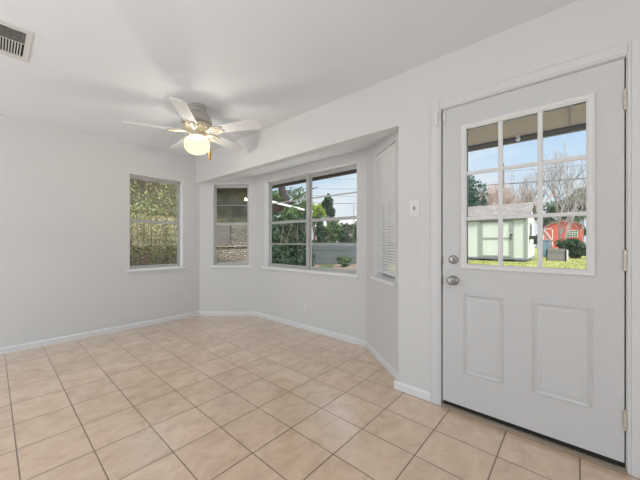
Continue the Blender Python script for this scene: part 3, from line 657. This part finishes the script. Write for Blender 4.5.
def leafy_tree(name, x, y, h, cz, rad, n, s, lm, label, seed=1, trunk=0.1, cat='tree', group=None, lumps=14):
    r = random.Random(seed); g0 = gz_at(x, y); root = empty(name, (x, y, g0), label, cat, group)
    mb = MB(); mb.tube([(x, y, g0 - .05), (x + r.uniform(-.1, .1), y + r.uniform(-.1, .1), g0 + (cz - g0) * .6), (x + r.uniform(-.2, .2), y, cz)], [trunk, trunk * .8, trunk * .5], 8)
    for k in range(5):
        a = r.uniform(0, 6.28); mb.tube([(x, y, g0 + (cz - g0) * .6), (x + rad[0] * .4 * math.cos(a), y + rad[1] * .4 * math.sin(a), cz), (x + rad[0] * .7 * math.cos(a), y + rad[1] * .7 * math.sin(a), cz + rad[2] * .4)], [trunk * .5, trunk * .3, trunk * .12], 6)
    mb.build('trunk', M['bark'], root)
    mb = MB(); crown(mb, (x, y, cz), rad, n, s, r, lumps); mb.build('foliage', lm, root)
    return root
def shrub(name, x, y, h, rad, n, s, lm, label, seed=1, cat='shrub', group=None, lumps=18):
    r = random.Random(seed); g0 = gz_at(x, y); root = empty(name, (x, y, g0), label, cat, group)
    mb = MB()
    for k in range(9):
        a = r.uniform(0, 6.28); q = r.uniform(.3, .8)
        mb.tube([(x + .05 * math.cos(a), y + .05 * math.sin(a), g0 - .03), (x + rad * .4 * q * math.cos(a), y + rad * .4 * q * math.sin(a), g0 + h * .4), (x + rad * q * math.cos(a), y + rad * q * math.sin(a), g0 + h * .8)], [.025, .018, .008], 5)
    mb.build('stems', M['bark'], root)
    mb = MB(); crown(mb, (x, y, g0 + h * .62), (rad * .92, rad * .92, h * .42), n * 3 // 5, s, r, lumps); crown(mb, (x, y, g0 + h * .30), (rad, rad, h * .33), n * 3 // 5, s, r, lumps); mb.build('foliage', lm, root)
    return root
M['bark'] = mat('grey_bark', (0.16, 0.13, 0.11), 0.9, var=0.25, vscale=20)
M['darkbark'] = mat('dark_bark', (0.06, 0.048, 0.04), 0.9, var=0.25, vscale=20)
M['bare'] = mat('pale_grey_twigs', (0.30, 0.265, 0.26), 0.9, var=0.15, vscale=10)
M['pinktwig'] = mat('pinkish_brown_twigs', (0.50, 0.39, 0.355), 0.9, var=0.2, vscale=6)
M['dkgreen'] = leaf_mat('dark_green_leaves', (0.022, 0.05, 0.032), (0.11, 0.18, 0.11), 5)
M['midgreen'] = leaf_mat('mid_green_leaves', (0.05, 0.10, 0.045), (0.19, 0.28, 0.13), 4)
M['ylgreen'] = leaf_mat('yellow_green_leaves', (0.16, 0.24, 0.05), (0.45, 0.52, 0.14), 4)
M['cedar'] = leaf_mat('blue_green_needles', (0.02, 0.06, 0.045), (0.09, 0.19, 0.14), 2)
M['hedge'] = leaf_mat('grey_green_hedge', (0.05, 0.085, 0.05), (0.17, 0.22, 0.13), 1.2)
M['nandina'] = leaf_mat('pale_green_leaves', (0.20, 0.25, 0.10), (0.52, 0.57, 0.29), 6)

# ------------------------------------------------------------------ garden shed seen through the door
M['shed_wall'] = groove_mat('pale_green_siding', (0.62, 0.66, 0.61), 0.2, (1, 1, 0), var=0.03)
M['shed_trim'] = mat('grey_shed_trim', (0.30, 0.315, 0.30), 0.7)
M['shingle'] = stone_mat('grey_brown_shingles', (0.19, 0.165, 0.155), (0.27, 0.24, 0.225), (0.15, 0.13, 0.12), 0.3, 0.10)
M['skid'] = mat('blue_grey_skid', (0.22, 0.25, 0.30), 0.8, var=0.1)
sx0, sx1, sy0, sy1 = 18.05, 21.5, 1.64, 6.6; sz0, sz1, szr = 0.36, 2.36, 3.07
sh = empty('garden_shed', ((sx0 + sx1) / 2, (sy0 + sy1) / 2, gz_at(18.5, 4)), 'pale green garden shed with grey trim standing on the lawn', 'shed')
xm = (sx0 + sx1) / 2
mb = MB(); poly = [(sx0, sz0), (sx1, sz0), (sx1, sz1), (xm, szr - 0.08), (sx0, sz1)]; k = len(poly)
mb.add([(x, sy0, z) for x, z in poly] + [(x, sy1, z) for x, z in poly], [tuple(range(k)), tuple(range(2 * k - 1, k - 1, -1))] + [(i, i + k, (i + 1) % k + k, (i + 1) % k) for i in range(k)])
mb.build('wall', M['shed_wall'], sh)
mb = MB(); oh = 0.14
for sgn, xe in ((-1, sx0 - oh), (1, sx1 + oh)):
    a, b_ = (xe, sz1 - 0.02), (xm, szr)
    vs = [(a[0], sy0 - oh, a[1]), (b_[0], sy0 - oh, b_[1]), (b_[0], sy1 + oh, b_[1]), (a[0], sy1 + oh, a[1])]
    mb.add(vs + [(x, y, z + 0.07) for x, y, z in vs], [(0, 1, 2, 3), (7, 6, 5, 4), (0, 4, 5, 1), (1, 5, 6, 2), (2, 6, 7, 3), (3, 7, 4, 0)])
mb.build('roof', M['shingle'], sh)
MB().box((sx0 - oh - 0.02, sy0 - oh, sz1 - 0.12), (sx0 - oh + 0.01, sy1 + oh, sz1 + 0.01)).build('eave_board', M['shed_trim'], sh)
for a, b_ in ((sy0 - .01, sy0 + 0.09), (4.5, 4.6)): MB().box((sx0 - 0.025, a, sz0), (sx0, b_, sz1)).build('corner_trim', M['shed_trim'], sh)
MB().box((sx0, sy0 - 0.025, sz0), (sx0 + 0.13, sy0, sz1)).build('corner_trim', M['shed_trim'], sh)
MB().box((sx0 - 0.02, sy0, sz1 - 0.2), (sx0, sy1, sz1 - 0.05)).build('frieze', M['shed_trim'], sh)
sd = MB().box((sx0 - 0.03, 2.20, sz0 + 0.03), (sx0 - 0.001, 3.52, sz1 - 0.22)).build('shed_door', M['shed_wall'], sh)
mb = MB()
for a, b_, c_, d_ in ((2.12, 2.26, sz0, sz1 - .2), (3.34, 3.48, sz0, sz1 - .2), (2.26, 3.34, sz0 + .03, sz0 + .10), (2.26, 3.34, 1.27, 1.345), (2.26, 3.34, sz1 - .28, sz1 - .2)): mb.box((sx0 - 0.055, a, c_), (sx0 - 0.03, b_, d_))
mb.build('door_trim', M['shed_trim'], sd)
MB().box((sx0 - 0.085, 2.16, 1.42), (sx0 - 0.055, 2.26, 1.50)).box((sx0 - 0.085, 2.2, 1.24), (sx0 - 0.055, 2.25, 1.36)).build('latch', M['dark'], sd)
sw_ = MB().box((19.1, sy0 - 0.03, 1.25), (19.75, sy0, 2.05)).build('window', M['shed_trim'], sh)
MB().box((19.17, sy0 - 0.035, 1.32), (19.68, sy0 - 0.028, 1.98)).build('pane', M['dark'], sw_)
MB().box((18.9, sy0 - 0.30, 1.26), (19.1, sy0, 1.42)).box((18.94, sy0 - 0.28, 1.0), (19.06, sy0 - 0.16, 1.26)).build('wall_lantern', M['dark'], sh)
MB().box((sx0 - 0.04, sy0 - 0.02, sz0 - 0.08), (sx1, sy1, sz0)).build('skid', M['skid'], sh)
for yy in (1.7, 2.6, 3.6, 4.5, 5.5):
    MB().box((sx0 + 0.05, yy, gz_at(18, yy) - 0.05), (sx0 + 0.4, yy + 0.35, sz0 - 0.08)).build('block', M['skid'], sh)

# ------------------------------------------------------------------ red barn
M['red'] = groove_mat('red_barn_boards', (0.58, 0.115, 0.085), 0.3, (0, 1, 0), var=0.08)
M['white_paint'] = mat('white_barn_trim', (0.62, 0.62, 0.60), 0.6)
bx0, bx1 = 56.0, 60.5; by0, by1 = -0.58, 3.48; bz0 = gz_at(56, 0); bzw = 3.25; bzp = 4.08; bym = 1.45
bn = empty('red_barn', (bx0, bym, bz0), 'red barn with white trim behind the bush at the far end of the lawn', 'barn')
gam = [(by1, bz0), (by1, bzw - 0.25), (by1 - 0.9, bzw + 0.45), (bym, bzp), (by0 + 0.9 - .3, bzw + 0.5), (by0, bzw - 0.25), (by0, bz0)]; k = len(gam)
mb = MB(); mb.add([(bx0, y, z) for y, z in gam] + [(bx1, y, z) for y, z in gam], [tuple(range(k - 1, -1, -1)), tuple(range(k, 2 * k))] + [(i, (i + 1) % k, (i + 1) % k + k, i + k) for i in range(k)])
mb.build('wall', M['red'], bn)
mb = MB(); wm = MB()
for i in range(1, 5):
    (ya, za), (yb, zb) = gam[i], gam[i + 1]
    vs = [(x, y, z + q) for q in (0.01, 0.16) for x, y, z in ((bx0 - .3, ya, za), (bx1, ya, za), (bx1, yb, zb), (bx0 - .3, yb, zb))]
    mb.add(vs, [(0, 1, 2, 3), (7, 6, 5, 4), (0, 4, 5, 1), (1, 5, 6, 2), (2, 6, 7, 3), (3, 7, 4, 0)])
    vs = [(x, y, z) for x in (bx0 - .06, bx0 - .01) for y, z in ((ya, za - .16), (yb, zb - .16), (yb, zb - .02), (ya, za - .02))]
    wm.add(vs, [(0, 1, 2, 3), (7, 6, 5, 4), (0, 4, 5, 1), (1, 5, 6, 2), (2, 6, 7, 3), (3, 7, 4, 0)])
mb.build('roof', M['fascia'], bn); wm.build('gable_trim', M['white_paint'], bn)
wy0, wy1, wz0, wz1 = -0.03, 0.99, 1.72, 2.66
bw = MB().box((bx0 - .05, wy0, wz0), (bx0, wy1, wz1)).build('barn_window', M['white_paint'], bn)
for i in range(4):
    for j in range(3):
        a = wy0 + .07 + i * (wy1 - wy0 - .07) / 4; c_ = wz0 + .07 + j * (wz1 - wz0 - .07) / 3
        MB().box((bx0 - .06, a, c_), (bx0 - .045, a + (wy1 - wy0 - .07) / 4 - .07, c_ + (wz1 - wz0 - .07) / 3 - .07)).build('pane', M['cedar'], bw)
bd = MB().box((bx0 - .06, 2.35, bz0), (bx0, 3.38, 2.95)).build('barn_door', M['red'], bn)
mb = MB(); q = 0.12
mb.box((bx0 - .1, 2.35, bz0), (bx0 - .06, 2.35 + q, 2.95)).box((bx0 - .1, 3.38 - q, bz0), (bx0 - .06, 3.38, 2.95)).box((bx0 - .1, 2.35, 2.95 - q), (bx0 - .06, 3.38, 2.95)).box((bx0 - .1, 2.35, 1.2), (bx0 - .06, 3.38, 1.2 + q))
mb.add([(x, y, z) for x in (bx0 - .1, bx0 - .06) for y, z in ((3.38, 2.9), (3.22, 2.9), (2.35, 1.25), (2.51, 1.25))], [(0, 1, 2, 3), (7, 6, 5, 4), (0, 4, 5, 1), (1, 5, 6, 2), (2, 6, 7, 3), (3, 7, 4, 0)])
mb.build('brace', M['white_paint'], bd)

# ------------------------------------------------------------------ things on the lawn
M['grey_wood'] = groove_mat('weathered_grey_boards', (0.20, 0.185, 0.195), 0.13, (0, 0, 1), var=0.15)
cx_, cy_ = 20.6, 0.74; cg = gz_at(cx_, cy_)
ct = empty('planter_crate', (cx_, cy_, cg), 'weathered grey wooden planter crate on the lawn in front of the bush', 'planter')
hw, hd, hh = 0.36, 0.32, 0.60
for nm, a, b_ in (('side', (cx_ - hd, cy_ - hw, cg), (cx_ - hd + .04, cy_ + hw, cg + hh)), ('side', (cx_ + hd - .04, cy_ - hw, cg), (cx_ + hd, cy_ + hw, cg + hh)),
                 ('end', (cx_ - hd, cy_ - hw, cg), (cx_ + hd, cy_ - hw + .04, cg + hh)), ('end', (cx_ - hd, cy_ + hw - .04, cg), (cx_ + hd, cy_ + hw, cg + hh))):
    MB().box(a, b_).build(nm, M['grey_wood'], ct)
MB().box((cx_ - hd + .04, cy_ - hw + .04, cg + .1), (cx_ + hd - .04, cy_ + hw - .04, cg + hh - .06)).build('soil', M['mulch'], ct)
MB().box((cx_ - hd - .05, cy_ - hw - .07, cg), (cx_ - hd + .02, cy_ - hw - .01, cg + hh * 0.92)).build('corner_post', M['white_paint'], ct)
shrub('garden_bush', 24.0, .22, 1.2, .76, 3000, 0.065, M['dkgreen'], 'dense dark green bush just behind the grey planter crate', 5)
shrub('garden_bush', 24.3, -1.2, 1.3, .76, 3000, 0.065, M['dkgreen'], 'taller dark green bush right of the one behind the crate', 6)
bin_ = empty('rubbish_bin', (24.6, 1.46, gz_at(24.6, 1.6)), 'blue rubbish bin standing left of the bush', 'bin')
M['blue_plastic'] = mat('faded_blue_plastic', (0.20, 0.30, 0.40), 0.5)
bgz = gz_at(24.6, 1.6)
mb = MB(); mb.add([(24.6 + sx * q, 1.46 + sy * q, bgz + z) for q, z in ((.24, 0.03), (.31, 1.0)) for sx, sy in ((-1, -1), (1, -1), (1, 1), (-1, 1))], [(3, 2, 1, 0), (4, 5, 6, 7), (0, 1, 5, 4), (1, 2, 6, 5), (2, 3, 7, 6), (3, 0, 4, 7)])
mb.build('body', M['blue_plastic'], bin_, bevel=.02); MB().box((24.26, 1.12, bgz + 1.0), (24.94, 1.8, bgz + 1.07)).build('lid', M['blue_plastic'], bin_, bevel=.02)
for yy in (1.25, 1.67): MB().lathe([(0, -.03), (.1, -.03), (.1, .03), (0, .03)], (24.85, yy, bgz + .1), (0, 1, 0), 14).build('wheel', M['black'], bin_)

# trees behind the shed and the barn
bare_tree('bare_tree', 27.8, 0.85, 8.6, M['bare'], 'tall many stemmed bare tree in front of the red barn', stems=6, depth=5, seed=3, rad=0.07)
bare_tree('bare_tree', 31.0, 3.3, 8.0, M['bare'], 'bare grey tree rising just behind the right end of the shed roof', stems=3, depth=5, seed=8, rad=0.06)
bare_tree('bare_tree', 28.0, 4.93, 6.9, M['pinktwig'], 'pinkish brown bare tree beside the dark cedar', stems=6, depth=5, seed=12, rad=0.085, lean=.45, kids=(3, 4))
bare_tree('bare_tree', 31.5, 4.4, 7.4, M['pinktwig'], 'pinkish brown bare tree right of the pole behind the shed', stems=6, depth=5, seed=17, rad=0.085, lean=.45, kids=(3, 4))
bare_tree('bare_tree', 33.0, -0.75, 7.2, M['bare'], 'thin bare tree right of the tall bare tree', stems=3, depth=5, seed=23, rad=0.05)
leafy_tree('cedar_tree', 26.5, 5.75, 7, 3.9, (1.2, 1.15, 2.6), 5500, .085, M['cedar'], 'dark blue green cedar behind the left end of the shed', 4, lumps=30)
leafy_tree('evergreen_tree', 66.0, .5, 8, 6.3, (2.4, 3.4, 3.2), 6500, .17, M['midgreen'], 'loose green tree above the right side of the barn roof', 31)
k_ = 0
for (x, y, w_) in ((70, 11.5, 5.0), (74, -5.5, 5.0), (66, 21.5, 5.0), (76, 3.0, 4.6)):
    k_ += 1
    leafy_tree('background_tree', x, y, 6, 3.6, (3.4, w_ * .9, 3.4), 6500, .26, M['hedge'], ['round grey green tree far behind the shed', 'round grey green tree far behind and right of the red barn', 'round grey green tree far behind the cedar', 'round grey green tree directly behind the red barn roof'][k_ - 1], 40 + k_)

# utility pole and wires seen through the door
M['pole'] = mat('grey_brown_pole', (0.20, 0.165, 0.14), 0.9, var=0.2, vscale=12, stretch=(1, 1, .1))
up = empty('utility_pole', (32, 4.5, gz_at(32, 4.5)), 'wooden utility pole rising behind the shed', 'pole')
MB().tube([(32, 4.5, gz_at(32, 4.5) - .1), (32, 4.5, 7.9)], [.15, .11], 12).build('post', M['pole'], up)
def wire(pts, rad, label, sag=0.0):
    a, b_ = Vector(pts[0]), Vector(pts[1]); n = 14
    return tag(MB().tube([a.lerp(b_, i / n) - Vector((0, 0, sag * 4 * (i / n) * (1 - i / n))) for i in range(n + 1)], rad, 5).build('power_line', M['dark']), label, 'wire')
wire([(31.85, 16.5, 6.75), (31.85, -8.0, 5.42)], 0.038, 'thick dark cable crossing the sky through the middle row of door panes')
wire([(31.85, 4.5, 7.15), (31.85, -8.0, 6.35)], 0.012, 'thin upper cable right of the pole')

# ------------------------------------------------------------------ stone and timber building outside the left windows
M['stone'] = stone_mat('stacked_tan_stone', (0.24, 0.195, 0.155), (0.42, 0.36, 0.29), (0.12, 0.10, 0.075), 0.17, 0.055)
M['stone_up'] = stone_mat('rough_grey_stone', (0.12, 0.105, 0.085), (0.27, 0.24, 0.195), (0.09, 0.078, 0.06), 0.10, 0.06)
M['brown_siding'] = groove_mat('brown_grey_siding', (0.46, 0.36, 0.285), 0.16, (0, 0, 1), var=0.12)
M['olive'] = mat('olive_shade_boards', (0.075, 0.07, 0.033), 0.8, var=0.5, vscale=5)
M['grey_panel'] = groove_mat('dull_grey_panel', (0.12, 0.105, 0.095), 0.2, (0, 0, 1), var=0.06)
NY = 6.6
nb = empty('stone_outbuilding', (2.8, NY, -0.15), 'low stone and brown timber building outside the left windows', 'building')
MB().box((-2.5, NY, -0.15), (5.6, NY + 0.35, 1.0)).build('stone_base', M['stone'], nb)
MB().box((-2.5, NY - 0.05, 1.0), (5.65, NY + 0.4, 1.055)).build('stone_cap', M['stone'], nb)
MB().box((-2.5, NY + .12, 1.055), (4.0, NY + .3, 2.75)).build('timber_wall', M['brown_siding'], nb)
MB().box((4.0, NY + .10, 1.055), (4.80, NY + .3, 1.66)).build('grey_panel', M['grey_panel'], nb)
MB().box((4.80, NY + .05, 1.055), (5.6, NY + .3, 1.66)).build('upper_stone', M['stone_up'], nb)
MB().box((4.0, NY + .14, 1.66), (5.6, NY + .3, 2.75)).build('shade_boards', M['olive'], nb)  # dark tone stands in for shade and reflections seen in the narrow pane
MB().box((-2.5, NY + .3, -0.15), (5.6, NY + 3, 2.7)).build('rear_wall', M['brown_siding'], nb)
mb = MB(); vs = [(x, y, z) for x in (-2.8, 5.75) for y, z in ((NY - .55, 2.56), (NY + 3.2, 3.5), (NY + 3.2, 3.62), (NY - .55, 2.68))]
mb.add(vs, [(0, 1, 2, 3), (7, 6, 5, 4), (0, 4, 5, 1), (1, 5, 6, 2), (2, 6, 7, 3), (3, 7, 4, 0)]); mb.build('roof', M['fascia'], nb)
# the beam that runs across its wall
MB().box((-2.5, NY + .06, 1.80), (4.0, NY + .125, 1.86)).build('beam', M['fascia'], nb)
M['cane'] = mat('brown_canes', (0.22, 0.16, 0.11), 0.9, var=0.3, vscale=20)
def nandina(x, y, h, seed, label):
    r = random.Random(seed); g0 = -0.12; root = empty('cane_shrub', (x, y, g0), label, 'shrub', None)
    st = MB(); lv = MB()
    for k in range(20):
        a = r.uniform(0, 6.28); q = r.uniform(.05, .35); hh_ = h * r.uniform(.5, 1.0)
        tip = Vector((x + q * 1.3 * math.cos(a), y + q * math.sin(a), g0 + hh_)); b_ = Vector((x + q * .5 * math.cos(a), y + q * .5 * math.sin(a), g0 - .03))
        st.tube([b_, b_.lerp(tip, .5) + Vector((r.uniform(-.04, .04), r.uniform(-.04, .04), 0)), tip], [.011, .009, .005], 5)
        for j in range(110):
            t = .48 + .6 * r.random() ** .8; p = b_.lerp(tip, t) + Vector((r.gauss(0, .10), r.gauss(0, .10), r.gauss(0, .06))); leaf_quad(lv, p, .024 * r.uniform(.6, 1.4), r)
    st.build('canes', M['cane'], root); lv.build('foliage', M['nandina'], root); return root
for i, (x, h) in enumerate(((1.75, 2.75), (2.25, 2.45), (2.75, 2.65), (3.25, 2.3))):
    nandina(x, 5.72 + .12 * (i % 2), h, 60 + i, ['pale green cane shrub at the left edge of the single window', 'pale green cane shrub left of the middle of the single window', 'pale green cane shrub right of the middle of the single window', 'pale green cane shrub at the right edge of the single window'][i])

# ------------------------------------------------------------------ view through the twin bay window
shrub('large_shrub', 6.3, 6.4, 2.2, 0.62, 5200, 0.06, M['dkgreen'], 'large dark green shrub at the left edge of the twin window', 71, lumps=26)
shrub('large_shrub', 7.0, 6.1, 2.2, 0.50, 4400, 0.055, M['dkgreen'], 'dark green shrub just left of the twin window mullion', 72, lumps=26)
shrub('large_shrub', 7.9, 7.3, 2.5, 0.75, 4400, 0.06, M['midgreen'], 'mid green shrub behind the two dark shrubs left of the mullion', 74, lumps=26)
shrub('small_shrub', 7.0, 5.05, 0.55, 0.34, 900, 0.05, M['midgreen'], 'low bright green plant at the foot of the large shrub', 73)
M['roof_white'] = mat('white_metal_eave', (0.85, 0.85, 0.83), 0.5)
M['roof_grey'] = mat('grey_roof', (0.40, 0.39, 0.38), 0.8, var=0.08)
shrub('small_shrub', 12.2, 7.75, .5, .42, 900, .05, M['midgreen'], 'low weedy plant in front of the board fence', 75)
cp = empty('patio_cover', (9.3, 9.6, -0.12), 'garden shelter with a white eave above the shrubs in the twin window', 'shelter')
mb = MB(); vs = [(x, y, z) for z in (2.56, 2.66) for x, y in ((7.4, 7.85), (11.6, 9.2), (11.0, 11.6), (6.4, 11.0))]
mb.add(vs, [(3, 2, 1, 0), (4, 5, 6, 7), (0, 1, 5, 4), (1, 2, 6, 5), (2, 3, 7, 6), (3, 0, 4, 7)]); mb.build('roof', M['fascia'], cp)
MB().add([(x, y, z) for z in (2.585, 2.67) for x, y in ((7.4, 7.82), (11.6, 9.17), (11.6, 9.195), (7.4, 7.845))], [(3, 2, 1, 0), (4, 5, 6, 7), (0, 1, 5, 4), (1, 2, 6, 5), (2, 3, 7, 6), (3, 0, 4, 7)]).build('eave_edge', M['roof_white'], cp)
for x, y in ((7.6, 8.05), (11.4, 9.3), (6.7, 10.9), (10.9, 11.4)): MB().box((x - .05, y - .05, -.13), (x + .05, y + .05, 2.56)).build('post', M['bark'], cp)
mb = MB(); vs = [(x, y, z) for z in (-.13, 2.5) for x, y in ((6.5, 10.9), (10.9, 11.5), (10.9, 11.6), (6.5, 11.0))]
mb.add(vs, [(3, 2, 1, 0), (4, 5, 6, 7), (0, 1, 5, 4), (1, 2, 6, 5), (2, 3, 7, 6), (3, 0, 4, 7)]); mb.build('back_wall', M['brown_siding'], cp)
# big tree whose trunk shows above the garden shelter
r = random.Random(80); tx, ty = 12.0, 11.5
root = empty('shade_tree', (tx, ty, gz_at(tx, ty)), 'tall shade tree with a dark trunk behind the garden shelter', 'tree')
mb = MB(); mb.tube([(tx, ty, -.2), (tx + .1, ty, 1.8), (tx + .05, ty - .05, 3.2), (tx - .12, ty + .2, 4.4), (tx - .1, ty + .2, 6.5)], [.32, .27, .24, .2, .1], 10)
mb.tube([(tx, ty, 2.9), (tx - .5, ty + .6, 3.3), (tx - 1.2, ty + 1.3, 4.1), (tx - 2, ty + 2, 5)], [.16, .13, .1, .05], 8)
mb.tube([(tx, ty, 3.0), (tx + .4, ty - .5, 3.6), (tx + .8, ty - 1.1, 4.0), (tx + 1.1, ty - 1.5, 4.2)], [.1, .07, .04, .015], 8)
mb.build('trunk', M['darkbark'], root)
mb = MB(); crown(mb, (11.7, 12.7, 3.7), (1.5, 1.5, 1.0), 3600, .09, r, 18); crown(mb, (12.1, 10.7, 3.7), (.8, .8, .6), 520, .06, r, 14); crown(mb, (13.2, 11.6, 3.0), (1.2, 1.2, .9), 2000, .09, r, 14); crown(mb, (tx, ty, 7.5), (3.5, 3.5, 2), 3000, .12, r, 20)
mb.build('foliage', M['midgreen'], root)
leafy_tree('small_tree', 15.6, 12.2, 4, 2.9, (1.0, 1.0, 1.1), 2000, .09, M['ylgreen'], 'small yellow green tree just right of the twin window mullion', 81, .06)
leafy_tree('small_tree', 18.2, 13.0, 5, 3.5, (.65, .65, 1.2), 2200, .09, M['dkgreen'], 'slim dark green tree against the sky in the twin window', 82, .07)
for i, (x, y) in enumerate(((14.9, 11.25), (15.5, 10.65), (16.1, 10.05), (16.7, 9.45))):
    shrub('hedge_shrub', x, y, 2.75 - .05 * i, .62, 3000, .085, M['midgreen'] if i % 2 else M['dkgreen'],
          ['dark hedge shrub behind the fence next to the mullion', 'bright green hedge shrub second from the mullion behind the fence', 'dark hedge shrub third from the mullion behind the fence', 'bright green hedge shrub at the right edge of the twin window'][i], 90 + i)
# board fence in front of the hedge
M['fence'] = groove_mat('grey_green_fence_boards', (0.07, 0.085, 0.09), 0.14, (0, 0, 1), var=0.16)
fa, fb = Vector((11.0, 11.6, 0)), Vector((17.2, 6.9, 0)); fF = frame((fa.x, fa.y), (fb.x, fb.y))
fr_ = empty('board_fence', fF(fF.len / 2, 0, -.12), 'low grey horizontal board fence in front of the hedge', 'fence')
for i in range(8): MB().fbox(fF, 0, fF.len, 0, .025, -.1 + i * .15, -.1 + i * .15 + .135).build('board', M['fence'], fr_)
for i in range(5): MB().fbox(fF, i * fF.len / 4.2, i * fF.len / 4.2 + .09, .025, .11, -.15, 1.2).build('fence_post', M['grey_wood'], fr_)
MB().fbox(fF, fF.len - 2.55, fF.len - 2.44, -.11, -.001, -.15, 1.18).build('front_post', M['concrete'], fr_)
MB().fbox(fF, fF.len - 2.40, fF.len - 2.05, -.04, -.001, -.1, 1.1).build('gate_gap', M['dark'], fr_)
hs = empty('distant_house', (30, 18, -.12), 'distant house with a pale grey roof beyond the hedge', 'house')
MB().box((29, 15, -.15), (35, 23, 3.0)).build('wall', M['brown_siding'], hs)
mb = MB(); mb.add([(28.6, 14.6, 2.95), (35.4, 14.6, 2.95), (35.4, 23.4, 2.95), (28.6, 23.4, 2.95), (32, 17, 4.2), (32, 21, 4.2)], [(3, 2, 1, 0), (0, 1, 4), (1, 2, 5, 4), (2, 3, 5), (3, 0, 4, 5)]); mb.build('roof', M['roof_grey'], hs)
up2 = empty('utility_pole', (22.3, 13.2, -.12), 'slim grey utility pole at the right side of the twin window', 'pole')
MB().tube([(22.3, 13.2, -.2), (22.3, 13.2, 4.25)], [.09, .07], 10).build('post', M['concrete'], up2)
WA = (14.0, 24.0); WB = (30.0, 12.5)
for z0_, z1_, rr, lb in ((5.1, 5.0, .020, 'lowest thick cable across the twin window sky'), (5.75, 5.75, .011, 'thin second cable from the bottom across the twin window sky'), (6.35, 6.5, .011, 'thin cable across the middle of the twin window sky'), (7.3, 7.5, .011, 'thin top cable across the twin window sky')):
    wire([(*WA, z0_), (*WB, z1_)], rr, lb, .15)
# grass blades close enough to be made out
r = random.Random(99); mb = MB()
for _ in range(9000):
    x = 9 + 14 * r.random(); y = x * r.uniform(-.08, .24); g0 = gz_at(x, y)
    if sx0 - .2 < x < sx1 + .2 and sy0 - .2 < y or abs(x - cx_) < .5 and abs(y - cy_) < .55 or x < 9.3: continue
    h_ = r.uniform(.03, .075); w_ = r.uniform(.006, .012); a = r.uniform(0, 3.14); dx, dy = w_ * math.cos(a), w_ * math.sin(a)
    mb.add([(x - dx, y - dy, g0 - .005), (x + dx, y + dy, g0 - .005), (x + r.uniform(-.03, .03), y + r.uniform(-.03, .03), g0 + h_)], [(0, 1, 2)])
tag(mb.build('grass_blades', M['lawn_blade'] if 'lawn_blade' in M else leaf_mat('grass_blades', (0.17, 0.22, 0.05), (0.38, 0.39, 0.12), 1.5), origin=(15, 1, 0)), 'short yellow green grass blades on the lawn', 'grass', None, 'stuff')
